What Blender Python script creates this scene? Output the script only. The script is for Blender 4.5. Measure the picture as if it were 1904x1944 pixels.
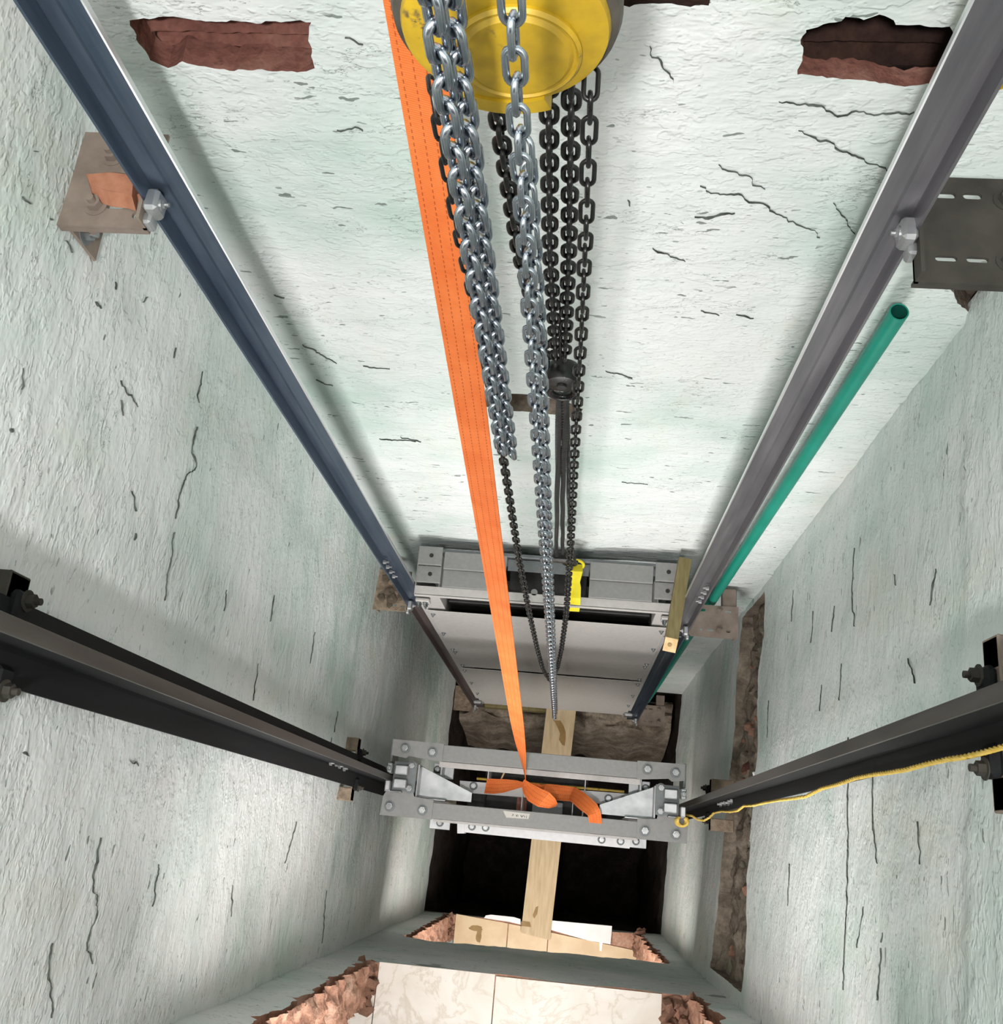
import bpy, bmesh, math, random
import numpy as np
from mathutils import Vector, Matrix, noise
from mathutils.geometry import delaunay_2d_cdt

# ------------------------------------------------------------------ reset
for o in list(bpy.data.objects): bpy.data.objects.remove(o, do_unlink=True)
scene = bpy.context.scene
COL = scene.collection
random.seed(7)
PI = math.pi

# ------------------------------------------------------------------ camera
# world: X along the back wall, Y towards the back wall, Z up, metres.
# The camera hangs in the shaft at the origin, looking steeply down.
W, H, F = 1904., 1944., 1840.
RX = np.array((0.9940528, 0.06500488, -0.08736927))     # world axes in camera terms (right, down, forward)
RY = np.array((0.08986969, -0.94279145, 0.32104162))
RZ = np.array((-0.06150173, -0.32698417, -0.94302645))
cam_d = bpy.data.cameras.new('camera'); cam = bpy.data.objects.new('camera', cam_d); COL.objects.link(cam)
M = Matrix(((RX[0], -RX[1], -RX[2], 0), (RY[0], -RY[1], -RY[2], 0), (RZ[0], -RZ[1], -RZ[2], 0), (0, 0, 0, 1)))
cam.matrix_world = M
cam_d.sensor_fit = 'HORIZONTAL'; cam_d.sensor_width = 36.0; cam_d.lens = 36.0 * F / W
cam_d.clip_start = 0.02; cam_d.clip_end = 60
scene.camera = cam

# ------------------------------------------------------------------ world, lights, exposure
world = bpy.data.worlds.new('world'); scene.world = world; world.use_nodes = True
bg = world.node_tree.nodes['Background']
bg.inputs[0].default_value = (0.80, 0.90, 1.0, 1); bg.inputs[1].default_value = 0.14

def lamp(name, kind, loc, energy, color, size=0.1, target=None, spot=None, sizey=None):
    d = bpy.data.lights.new(name, kind); d.energy = energy; d.color = color
    if kind == 'AREA':
        d.size = size
        if sizey: d.shape = 'RECTANGLE'; d.size_y = sizey
    else: d.shadow_soft_size = size
    if spot: d.spot_size = spot[0]; d.spot_blend = spot[1]
    o = bpy.data.objects.new(name, d); COL.objects.link(o); o.location = loc
    if target is not None:
        o.rotation_euler = (Vector(target) - Vector(loc)).to_track_quat('-Z', 'Y').to_euler()
    return o
# work lamp standing in the top doorway behind the photographer, bright landings below, plus an added back-wall fill
KEY = lamp('work_lamp_light', 'POINT', (-0.14, -0.57, 0.66), 240, (1.0, 0.985, 0.97), 0.06)
LA = lamp('back_wall_fill', 'AREA', (-0.15, -2.0, -3.45), 27, (1.0, 0.98, 0.95), 0.7, target=(-0.15, 1.2, -2.9)); LA.data.spread = math.radians(95)  # unseen fill, added to brighten the lower back wall through the door opening
LA2 = lamp('upper_landing_ceiling_light', 'AREA', (-0.15, -1.2, -2.3), 44, (1.0, 0.96, 0.92), 0.8, target=(-0.15, -1.0, -4.5))
LB = lamp('lower_landing_ceiling_light', 'AREA', (-0.10, -1.15, -5.75), 46, (1.0, 0.94, 0.87), 0.9, target=(-0.10, -0.75, -7.6))

scene.view_settings.view_transform = 'Standard'
try: scene.view_settings.look = 'None'
except Exception: pass
scene.view_settings.gamma = 1.0
scene.view_settings.use_curve_mapping = False
scene.view_settings.exposure = 0.0
scene.cycles.max_bounces = 6; scene.cycles.diffuse_bounces = 4; scene.cycles.glossy_bounces = 3; scene.cycles.adaptive_threshold = 0.09; scene.cycles.adaptive_min_samples = 20; scene.cycles.caustics_reflective = False; scene.cycles.transmission_bounces = 2

# ------------------------------------------------------------------ pixel -> point on a real plane (1904x1944 frame)
def ray(px, py):
    r = np.array((px - W/2, py - H/2, F)); return np.array((RX @ r, RY @ r, RZ @ r))
def atY(px, py, y): r = ray(px, py); return Vector(r * (y / r[1]))
def atZ(px, py, z): r = ray(px, py); return Vector(r * (z / r[2]))
def atX(px, py, x): r = ray(px, py); return Vector(r * (x / r[0]))
def atSk(px, py, x0, k): r = ray(px, py); return Vector(r * ((x0 - k*1.2) / (r[0] - k*r[1])))

# ------------------------------------------------------------------ key dimensions
YB, YF = 1.20, -0.53
XL0, KL = -0.93, 0.035
XR0, KR = 0.815, 0.055
def XL(y): return XL0 + KL*(y - YB)
def XR(y): return XR0 + KR*(y - YB)
ZA, ZB, ZTOP, ZPIT = -4.5, -7.6, 2.1, -10.6

# ------------------------------------------------------------------ materials
MATS = {}
def N(nt, kind, **kw):
    n = nt.nodes.new(kind)
    for k, v in kw.items():
        if k in n.inputs: n.inputs[k].default_value = v
        else: setattr(n, k, v)
    return n
def base(name, color=(.8,.8,.8), rough=.5, metal=0., spec=.5):
    m = bpy.data.materials.new(name); m.use_nodes = True; nt = m.node_tree
    b = nt.nodes['Principled BSDF']
    b.inputs['Base Color'].default_value = (*color, 1); b.inputs['Roughness'].default_value = rough
    b.inputs['Metallic'].default_value = metal; b.inputs['Specular IOR Level'].default_value = spec
    MATS[name] = m
    return m, nt, b
def coords(nt, scale=(1,1,1), kind='Object'):
    tc = N(nt, 'ShaderNodeTexCoord'); mp = N(nt, 'ShaderNodeMapping'); mp.inputs['Scale'].default_value = scale
    nt.links.new(tc.outputs[kind], mp.inputs['Vector']); return mp.outputs['Vector']
def ntex(nt, vec, scale, detail=4, rough=.55, dist=0.):
    n = N(nt, 'ShaderNodeTexNoise'); n.inputs['Scale'].default_value = scale; n.inputs['Detail'].default_value = detail
    n.inputs['Roughness'].default_value = rough; n.inputs['Distortion'].default_value = dist
    nt.links.new(vec, n.inputs['Vector']); return n.outputs['Fac']
def ramp(nt, fac, stops):
    r = N(nt, 'ShaderNodeValToRGB'); cr = r.color_ramp
    while len(cr.elements) < len(stops): cr.elements.new(.5)
    for e, (p, c) in zip(cr.elements, stops):
        e.position = p; e.color = (*c, 1) if len(c) == 3 else c
    nt.links.new(fac, r.inputs['Fac']); return r.outputs['Color']
def mix(nt, fac, a, b, mode='MIX'):
    m = N(nt, 'ShaderNodeMix'); m.data_type = 'RGBA'; m.blend_type = mode
    for s, v in (('Factor', fac), ):
        if isinstance(v, (int, float)): m.inputs[0].default_value = v
        else: nt.links.new(v, m.inputs[0])
    for idx, v in ((6, a), (7, b)):
        if isinstance(v, tuple): m.inputs[idx].default_value = (*v, 1)
        else: nt.links.new(v, m.inputs[idx])
    return m.outputs[2]
def math_(nt, op, a, b=None, clamp=False):
    m = N(nt, 'ShaderNodeMath'); m.operation = op; m.use_clamp = clamp
    for i, v in enumerate((a, b)):
        if v is None: continue
        if isinstance(v, (int, float)): m.inputs[i].default_value = v
        else: nt.links.new(v, m.inputs[i])
    return m.outputs[0]
def bump(nt, b, height, strength=.5, dist=.01):
    n = N(nt, 'ShaderNodeBump'); n.inputs['Strength'].default_value = strength; n.inputs['Distance'].default_value = dist
    nt.links.new(height, n.inputs['Height']); nt.links.new(n.outputs['Normal'], b.inputs['Normal'])

def simple_noisy(name, c1, c2, scale, rough=.6, metal=0., spec=.5, stretch=(1,1,1), lo=.35, hi=.65, bmp=0., bd=.003, detail=5):
    m, nt, b = base(name, c1, rough, metal, spec)
    v = coords(nt, stretch); f = ntex(nt, v, scale, detail)
    nt.links.new(ramp(nt, f, [(lo, c1), (hi, c2)]), b.inputs['Base Color'])
    if bmp: bump(nt, b, f, bmp, bd)
    return m

def make_plaster(name):
    m, nt, b = base(name, (.72,.78,.75), .6, 0, .35)
    geo = N(nt, 'ShaderNodeNewGeometry')
    def mp(s, loc=(0,0,0)):
        n = N(nt, 'ShaderNodeMapping'); n.inputs['Scale'].default_value = s; n.inputs['Location'].default_value = loc
        nt.links.new(geo.outputs['Position'], n.inputs['Vector']); return n.outputs['Vector']
    big = ntex(nt, mp((1,1,1.2)), 1.5, 3, .6)
    col = ramp(nt, big, [(.30, (.45,.555,.51)), (.45, (.60,.66,.64)), (.60, (.695,.72,.715)), (.8,(.71,.725,.72))])
    stain = ntex(nt, mp((1.3,1.3,.5), (3,1,7)), 2.4, 4, .65)
    col = mix(nt, ramp(nt, stain, [(.58,(0,0,0)), (.76,(.5,.5,.5))]), col, (.62,.60,.50))
    green = ntex(nt, mp((1,1,.6), (9,4,2)), 2.1, 3, .6)
    col = mix(nt, ramp(nt, green, [(.58,(0,0,0)), (.80,(.45,.45,.45))]), col, (.36,.54,.45))
    # drag cracks left by the trowel: thin contours of a stretched noise, only in patches
    cr = ntex(nt, mp((1,1,3.6)), 5.5, 5, .66, .3)
    line = math_(nt, 'ABSOLUTE', math_(nt, 'SUBTRACT', cr, .5))
    thin = ramp(nt, line, [(.0, (1,1,1)), (.0075, (0,0,0))])
    gn = ntex(nt, mp((1,1,1.8), (5,2,8)), 4.2, 3, .65)
    gate = ramp(nt, gn, [(.52,(0,0,0)), (.59,(1,1,1))])
    crack = math_(nt, 'MULTIPLY', thin, gate)
    # short pits torn out of the surface: scattered distorted cells, longer than high
    def spots(sc, stretch, loc, thr, keep, dn):
        va = N(nt, 'ShaderNodeVectorMath'); va.operation = 'ADD'; nt.links.new(mp(stretch, loc), va.inputs[0])
        sv = N(nt, 'ShaderNodeVectorMath'); sv.operation = 'SCALE'; sv.inputs['Scale'].default_value = dn
        nt.links.new(warp, sv.inputs[0]); nt.links.new(sv.outputs[0], va.inputs[1])
        vo = N(nt, 'ShaderNodeTexVoronoi'); vo.inputs['Scale'].default_value = sc; nt.links.new(va.outputs[0], vo.inputs['Vector'])
        sp = N(nt, 'ShaderNodeSeparateColor'); nt.links.new(vo.outputs['Color'], sp.inputs[0])
        size = math_(nt, 'MULTIPLY', sp.outputs[1], thr)
        near = math_(nt, 'LESS_THAN', vo.outputs['Distance'], size)
        return math_(nt, 'MULTIPLY', near, math_(nt, 'GREATER_THAN', sp.outputs[0], keep))
    wn = N(nt, 'ShaderNodeTexNoise'); wn.inputs['Scale'].default_value = 26; wn.inputs['Detail'].default_value = 2; nt.links.new(mp((1,1,1.5)), wn.inputs['Vector']); warp = wn.outputs['Color']
    p1 = spots(11, (1,1,4.2), (1,7,3), .22, .50, .13)
    p2 = spots(30, (1,1,2.6), (6,2,5), .24, .76, .04)
    p1 = math_(nt, 'MULTIPLY', p1, ramp(nt, gn, [(.40,(0,0,0)), (.50,(1,1,1))]))
    dark = math_(nt, 'MAXIMUM', crack, math_(nt, 'MAXIMUM', math_(nt, 'MULTIPLY', p1, .95), math_(nt, 'MULTIPLY', p2, .6)))
    col = mix(nt, math_(nt, 'MULTIPLY', dark, .85), col, (.10,.125,.11))
    nt.links.new(col, b.inputs['Base Color'])
    # relief: soft lumps and sharp flaky patches
    r1 = ntex(nt, mp((1,1,1.7)), 9, 3, .62, .2)
    r2 = ntex(nt, mp((1,1,2.0)), 46, 1, .6)
    flake = ramp(nt, ntex(nt, mp((1,1,1.6), (4,4,4)), 15, 3, .72), [(.50,(0,0,0)), (.57,(1,1,1))])
    h = math_(nt, 'ADD', math_(nt, 'MULTIPLY', r1, .9), math_(nt, 'MULTIPLY', r2, .22))
    h = math_(nt, 'ADD', h, math_(nt, 'MULTIPLY', flake, .15))
    bump(nt, b, h, .8, .0105)
    return m
make_plaster('plaster')

def make_brick(name, c1, c2, c3):
    m, nt, b = base(name, c1, .9, 0, .2)
    v = coords(nt); f = ntex(nt, v, 9, 4, .65); g = ntex(nt, v, 60, 2, .6)
    c = ramp(nt, f, [(.3, c1), (.5, c2), (.72, c3)])
    c = mix(nt, ramp(nt, g, [(.3,(.35,.35,.35)), (.6,(0,0,0))]), c, (c1[0]*.4, c1[1]*.4, c1[2]*.4))
    nt.links.new(c, b.inputs['Base Color'])
    bump(nt, b, math_(nt, 'ADD', f, math_(nt, 'MULTIPLY', g, .4)), .8, .012)
make_brick('brick', (.13,.055,.045), (.20,.085,.065), (.29,.15,.115))
make_brick('brick_shaded', (.022,.012,.010), (.036,.019,.015), (.075,.038,.028))  # darkened copy of brick: the shade inside the hollow holes put into the colour
make_brick('clay_shard', (.30,.15,.10), (.44,.24,.165), (.56,.37,.28))
make_brick('earth', (.115,.09,.07), (.225,.185,.145), (.37,.315,.255))
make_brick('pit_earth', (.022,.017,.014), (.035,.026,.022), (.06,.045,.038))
make_brick('mortar_stone', (.24,.22,.16), (.31,.29,.22), (.36,.34,.27))

def make_steel(name, c1, c2, rough, metal, scale=4, stretch=(8,8,.7), bmp=.0):
    m, nt, b = base(name, c1, rough, metal)
    v = coords(nt, stretch); f = ntex(nt, v, scale, 6, .6)
    nt.links.new(ramp(nt, f, [(.35, c1), (.65, c2)]), b.inputs['Base Color'])
    r = N(nt, 'ShaderNodeMapRange'); r.inputs['To Min'].default_value = rough - .08; r.inputs['To Max'].default_value = rough + .12
    nt.links.new(f, r.inputs['Value']); nt.links.new(r.outputs[0], b.inputs['Roughness'])
    if bmp: bump(nt, b, f, bmp, .002)
make_steel('rail_steel', (.07,.10,.15), (.13,.165,.22), .36, .75)
make_steel('rail_warm', (.17,.165,.185), (.25,.24,.255), .38, .75)
make_steel('rail_brown', (.13,.105,.105), (.19,.15,.145), .45, .55)
make_steel('rail_edge', (.60,.62,.64), (.74,.75,.76), .30, .85)
make_steel('oily_steel', (.006,.0065,.0075), (.012,.0125,.014), .68, .0)
MATS['oily_steel'].node_tree.nodes['Principled BSDF'].inputs['Specular IOR Level'].default_value = .18
make_steel('oily_tip', (.055,.05,.046), (.09,.083,.076), .45, .3)
make_steel('galvanised', (.32,.33,.34), (.50,.51,.52), .38, .85, 9, (1,1,1))
make_steel('bolt_zinc', (.26,.265,.27), (.40,.405,.41), .34, .9, 30, (1,1,1))
make_steel('zinc_chain', (.26,.29,.34), (.42,.455,.50), .22, 1.0, 30, (1,1,1))
make_steel('black_chain', (.007,.007,.007), (.016,.0155,.015), .27, .3, 40, (1,1,1))
make_steel('wire_rope', (.02,.02,.02), (.05,.05,.05), .5, .4, 60, (1,1,1))
simple_noisy('rust_bracket', (.185,.145,.12), (.27,.22,.185), 14, .75, .15, .3, bmp=.3)
simple_noisy('dull_bracket', (.042,.039,.033), (.065,.06,.052), 12, .8, .0, .15, bmp=.25)
simple_noisy('mud', (.19,.145,.105), (.30,.235,.175), 30, .95, 0, .15, bmp=.9, bd=.012)
simple_noisy('grey_paint', (.215,.215,.21), (.24,.24,.235), 60, .5, 0, .35)
simple_noisy('grey_panel', (.43,.415,.40), (.48,.46,.445), 50, .55, 0, .35)
simple_noisy('slate_paint', (.14,.155,.16), (.17,.185,.19), 40, .5, .1, .4)
simple_noisy('white_paint', (.66,.66,.67), (.72,.72,.73), 40, .45, 0, .45)
simple_noisy('dark_plate', (.02,.02,.02), (.035,.034,.033), 20, .6, .2, .3)
simple_noisy('rubber', (.02,.021,.022), (.04,.041,.043), 40, .7, 0, .3)
simple_noisy('wood_plank', (.47,.35,.215), (.62,.49,.32), 5, .75, 0, .25, (9,1.1,9), .3, .7, .15)
simple_noisy('wood_stain', (.24,.145,.05), (.32,.20,.075), 14, .6, 0, .4)
simple_noisy('wood_batten', (.155,.125,.055), (.235,.195,.095), 7, .8, 0, .2, (10,1.5,10), .3, .7, .2)
simple_noisy('wood_end', (.52,.36,.18), (.66,.48,.27), 30, .8, 0, .2)
simple_noisy('pipe_green', (.004,.215,.15), (.008,.26,.19), 6, .42, 0, .4)
simple_noisy('pipe_inside', (.008,.10,.075), (.01,.13,.10), 6, .5)
m, nt, b = base('tile_cream', (.74,.68,.61), .38, 0, .4)
v = coords(nt); f = ntex(nt, v, 5, 4, .6, .8); g = ntex(nt, v, 3.2, 5, .62, 1.6)
vein = ramp(nt, math_(nt, 'ABSOLUTE', math_(nt, 'SUBTRACT', g, .5)), [(.0, (.75,.75,.75)), (.035, (0,0,0))])
nt.links.new(mix(nt, vein, ramp(nt, f, [(.35, (.72,.655,.58)), (.62, (.80,.75,.69))]), (.60,.52,.43)), b.inputs['Base Color'])
simple_noisy('tile_sand', (.60,.43,.255), (.68,.52,.33), 8, .45, 0, .4, (1,1,1), .35, .62, 0, .003, 8)
simple_noisy('marble_white', (.74,.72,.72), (.80,.80,.80), 8, .35)
simple_noisy('yellow_tag', (.72,.60,.02), (.82,.70,.04), 30, .7, 0, .25, bmp=.3)
simple_noisy('rope_yellow', (.60,.40,.07), (.72,.53,.15), 60, .85, 0, .15, bmp=.6)
simple_noisy('clay_smooth', (.34,.145,.085), (.43,.20,.125), 40, .85, 0, .2, bmp=.3)
simple_noisy('sticker', (.47,.455,.42), (.50,.485,.45), 30, .5)
simple_noisy('ink', (.02,.02,.02), (.03,.03,.03), 30, .6)
simple_noisy('slab_concrete', (.24,.27,.26), (.34,.37,.355), 10, .9, 0, .2, bmp=.5, bd=.01)

# worn yellow paint of the hoist
m, nt, b = base('hoist_yellow', (.55,.35,.02), .42, 0, .5)
v = coords(nt); f = ntex(nt, v, 22, 8, .7); g = ntex(nt, v, 7, 5, .65)
c = ramp(nt, g, [(.35, (.30,.19,.010)), (.6, (.50,.325,.012))])
c = mix(nt, math_(nt, 'MAXIMUM', ramp(nt, f, [(.62,(0,0,0)), (.67,(1,1,1))]), ramp(nt, ntex(nt, coords(nt), 13, 5, .7), [(.60,(0,0,0)), (.66,(.9,.9,.9))])), c, (.07,.05,.03))
nt.links.new(c, b.inputs['Base Color']); bump(nt, b, f, .2, .002)
simple_noisy('hoist_dark', (.05,.045,.04), (.12,.105,.085), 20, .5, .4, .5, bmp=.3)

# orange webbing with lengthwise stitch lines (UV: u across 0..1, v along in metres)
def webbing(name, c1, c2, dark):
    m, nt, b = base(name, c1, .8, 0, .2)
    tc = N(nt, 'ShaderNodeUVMap'); sep = N(nt, 'ShaderNodeSeparateXYZ'); nt.links.new(tc.outputs[0], sep.inputs[0])
    u, vv = sep.outputs[0], sep.outputs[1]
    l = math_(nt, 'ABSOLUTE', math_(nt, 'SUBTRACT', math_(nt, 'FRACT', math_(nt, 'MULTIPLY', u, 4.0)), .5))
    l = math_(nt, 'LESS_THAN', l, .055)
    d = math_(nt, 'GREATER_THAN', math_(nt, 'FRACT', math_(nt, 'MULTIPLY', vv, 95.)), .42)
    st = math_(nt, 'MULTIPLY', l, d)
    w = math_(nt, 'SINE', math_(nt, 'MULTIPLY', vv, 1900.))
    nv = coords(nt); nf = ntex(nt, nv, 14, 5, .6)
    col = ramp(nt, nf, [(.3, c1), (.7, c2)])
    col = mix(nt, math_(nt, 'MULTIPLY', st, .75), col, dark)
    nt.links.new(col, b.inputs['Base Color'])
    bump(nt, b, math_(nt, 'SUBTRACT', math_(nt, 'MULTIPLY', w, .25), st), .35, .0015)
webbing('webbing_orange', (.66,.14,.032), (.76,.20,.055), (.28,.05,.012))

# ------------------------------------------------------------------ mesh helpers
class MB:
    """collects shapes in world coordinates, then links them as one mesh object"""
    def __init__(s): s.v = []; s.f = []; s.mi = []; s.smooth = False; s.uv = {}
    def add(s, vs, fs, mi=0):
        o = len(s.v); s.v += [Vector(x) for x in vs]; s.f += [[i + o for i in f] for f in fs]; s.mi += [mi]*len(fs); return s
    def box(s, lo, hi, mi=0, mat=None):
        x0,y0,z0 = lo; x1,y1,z1 = hi
        vs = [(x0,y0,z0),(x1,y0,z0),(x1,y1,z0),(x0,y1,z0),(x0,y0,z1),(x1,y0,z1),(x1,y1,z1),(x0,y1,z1)]
        if mat is not None: vs = [mat @ Vector(v) for v in vs]
        return s.add(vs, [(3,2,1,0),(4,5,6,7),(0,1,5,4),(1,2,6,5),(2,3,7,6),(3,0,4,7)], mi)
    def cbox(s, c, size, mi=0, rot=None):
        h = Vector(size)/2; m_ = Matrix.Translation(Vector(c))
        if rot is not None: m_ = m_ @ rot
        return s.box(-h, h, mi, m_)
    def bbox(s, lo, hi, bev=.004, mi=0, mat=None):
        """box with its 8 corners' edges chamfered (hull of inset points)"""
        x0,y0,z0 = lo; x1,y1,z1 = hi; b = min(bev, (x1-x0)/3, (y1-y0)/3, (z1-z0)/3)
        bm = bmesh.new()
        for x, sx in ((x0,1),(x1,-1)):
            for y, sy in ((y0,1),(y1,-1)):
                for z, sz in ((z0,1),(z1,-1)):
                    for d in ((sx*b,sy*b,0),(sx*b,0,sz*b),(0,sy*b,sz*b)):
                        bm.verts.new((x+d[0], y+d[1], z+d[2]))
        r = bmesh.ops.convex_hull(bm, input=bm.verts)
        bmesh.ops.dissolve_limit(bm, angle_limit=.02, verts=bm.verts, edges=bm.edges)
        return s.addbm(bm, mi, mat)
    def addbm(s, bm, mi=0, mat=None):
        bm.verts.index_update(); vs = [v.co.copy() for v in bm.verts]
        if mat is not None: vs = [mat @ v for v in vs]
        s.add(vs, [[v.index for v in f.verts] for f in bm.faces], mi); bm.free(); return s
    def cyl(s, a, b, r, n=16, r2=None, mi=0, caps=True, bev=0.):
        a = Vector(a); b = Vector(b); r2 = r if r2 is None else r2
        q = (b - a).to_track_quat('Z', 'Y'); L = (b - a).length
        prof = [(r, 0), (r2, L)] if not bev else [(r - bev, 0), (r, bev), (r2, L - bev), (r2 - bev, L)]
        vs = []; fs = []
        for (rr, zz) in prof:
            for i in range(n):
                t = 2*PI*i/n; vs.append(a + q @ Vector((rr*math.cos(t), rr*math.sin(t), zz)))
        for k in range(len(prof) - 1):
            for i in range(n): j = (i+1) % n; fs.append((k*n+i, k*n+j, (k+1)*n+j, (k+1)*n+i))
        if caps: fs.append(tuple(range(n-1, -1, -1))); fs.append(tuple((len(prof)-1)*n + i for i in range(n)))
        return s.add(vs, fs, mi)
    def lathe(s, c, axis, prof, n=40, mi=0):
        """prof: list of (radius, along); open ends closed by caps"""
        c = Vector(c); q = Vector(axis).to_track_quat('Z', 'Y'); vs = []; fs = []
        for (rr, zz) in prof:
            for i in range(n):
                t = 2*PI*i/n; vs.append(c + q @ Vector((rr*math.cos(t), rr*math.sin(t), zz)))
        for k in range(len(prof) - 1):
            for i in range(n): j = (i+1) % n; fs.append((k*n+i, k*n+j, (k+1)*n+j, (k+1)*n+i))
        fs.append(tuple(range(n-1, -1, -1))); fs.append(tuple((len(prof)-1)*n + i for i in range(n)))
        return s.add(vs, fs, mi)
    def tube(s, pts, r, n=8, mi=0, closed=False):
        pts = [Vector(p) for p in pts]; vs = []; fs = []; K = len(pts); ref = None
        for k, p in enumerate(pts):
            if closed: t = pts[(k+1) % K] - pts[k-1]
            else: t = pts[min(k+1, K-1)] - pts[max(k-1, 0)]
            t.normalize()
            if ref is None: ref = t.orthogonal().normalized()
            ref = (ref - t*ref.dot(t)).normalized(); bi = t.cross(ref)
            for i in range(n):
                a = 2*PI*i/n; vs.append(p + (ref*math.cos(a) + bi*math.sin(a))*r)
        for k in range(K if closed else K - 1):
            k2 = (k+1) % K
            for i in range(n): j = (i+1) % n; fs.append((k*n+i, k*n+j, k2*n+j, k2*n+i))
        if not closed: fs.append(tuple(range(n-1, -1, -1))); fs.append(tuple((K-1)*n + i for i in range(n)))
        return s.add(vs, fs, mi)
    def prism(s, poly, fn, d0, d1, mi=0):
        """poly in 2D -> fn(u, v, d) at two depths"""
        n = len(poly); vs = [fn(u, v, d0) for u, v in poly] + [fn(u, v, d1) for u, v in poly]
        fs = [tuple(range(n-1, -1, -1)), tuple(range(n, 2*n))] + [(i, (i+1) % n, n + (i+1) % n, n + i) for i in range(n)]
        return s.add(vs, fs, mi)
    def build(s, name, mats, parent=None, smooth=False, fixn=True):
        if isinstance(mats, str): mats = [mats]
        off = parent_loc(parent)
        me = bpy.data.meshes.new(name)
        me.from_pydata([v - off for v in s.v], [], s.f)
        for mm in mats: me.materials.append(MATS[mm])
        me.polygons.foreach_set('material_index', s.mi)
        if fixn:
            bm = bmesh.new(); bm.from_mesh(me); bmesh.ops.recalc_face_normals(bm, faces=bm.faces); bm.to_mesh(me); bm.free()
        if smooth:
            me.polygons.foreach_set('use_smooth', [True]*len(me.polygons))
            try: me.set_sharp_from_angle(angle=math.radians(38))
            except Exception: pass
        me.update()
        o = bpy.data.objects.new(name, me); COL.objects.link(o)
        if parent is not None: o.parent = parent
        return o
def parent_loc(p):
    v = Vector((0,0,0))
    while p is not None: v = v + Vector(p.location); p = p.parent
    return v
def tag(o, label, cat=None, group=None, kind=None):
    if label: o['label'] = label
    if cat: o['category'] = cat
    if group: o['group'] = group
    if kind: o['kind'] = kind
    return o
def thing(name, loc, label, cat, group=None):
    o = bpy.data.objects.new(name, None); COL.objects.link(o); o.location = loc; o.empty_display_size = .05
    return tag(o, label, cat, group)
def hexbolt(parent, p, axis, r=.011, h=.008, mat='bolt_zinc', washer=True, name='bolt'):
    p = Vector(p); ax = Vector(axis).normalized(); b = MB()
    if washer: b.cyl(p, p + ax*.002, r*1.5, 18, mi=1)
    q = ax.to_track_quat('Z', 'Y')
    b.cyl(p + ax*.002, p + ax*(.002 + h), r, 6, r2=r*.97)
    b.cyl(p + ax*(.002 + h), p + ax*(.006 + h*1.5), r*.5, 10)
    return b.build(name, [mat, 'slate_paint' if mat == 'bolt_zinc' else mat], parent)

# ------------------------------------------------------------------ walls (relief in the mesh, holes with ragged rims)
def jag(poly, step=.012, amp=.006, seed=0):
    """subdivide a closed 2D outline and roughen it"""
    out = []; n = len(poly)
    for i in range(n):
        a = Vector(poly[i]); b = Vector(poly[(i+1) % n]); L = (b - a).length; k = max(1, int(L/step))
        d = (b - a).normalized() if L > 0 else Vector((1,0)); nn = Vector((-d.y, d.x))
        for j in range(k):
            p = a + (b - a)*(j/k)
            w = noise.noise(Vector((p.x*45 + seed*7.3, p.y*45, seed*3.1)))*1.0 + noise.noise(Vector((p.x*130, p.y*130 + seed, 4.)))*.6 \
                + noise.noise(Vector((p.x*14 + seed, p.y*14, 9.)))*1.2
            out.append(p + nn*w*amp)
    return out
def inside(p, poly):
    c = False; n = len(poly); j = n - 1
    for i in range(n):
        a = poly[i]; b = poly[j]
        if (a[1] > p[1]) != (b[1] > p[1]) and p[0] < (b[0]-a[0])*(p[1]-a[1])/(b[1]-a[1]+1e-12) + a[0]: c = not c
        j = i
    return c
def relief(u, v, seed):
    return (noise.noise(Vector((u*2.1 + seed, v*1.7, seed)))*.010 + noise.noise(Vector((u*6 + seed, v*11, 2.)))*.0045
            + noise.noise(Vector((u*15, v*34 + seed, 5.)))*.0025)
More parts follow.
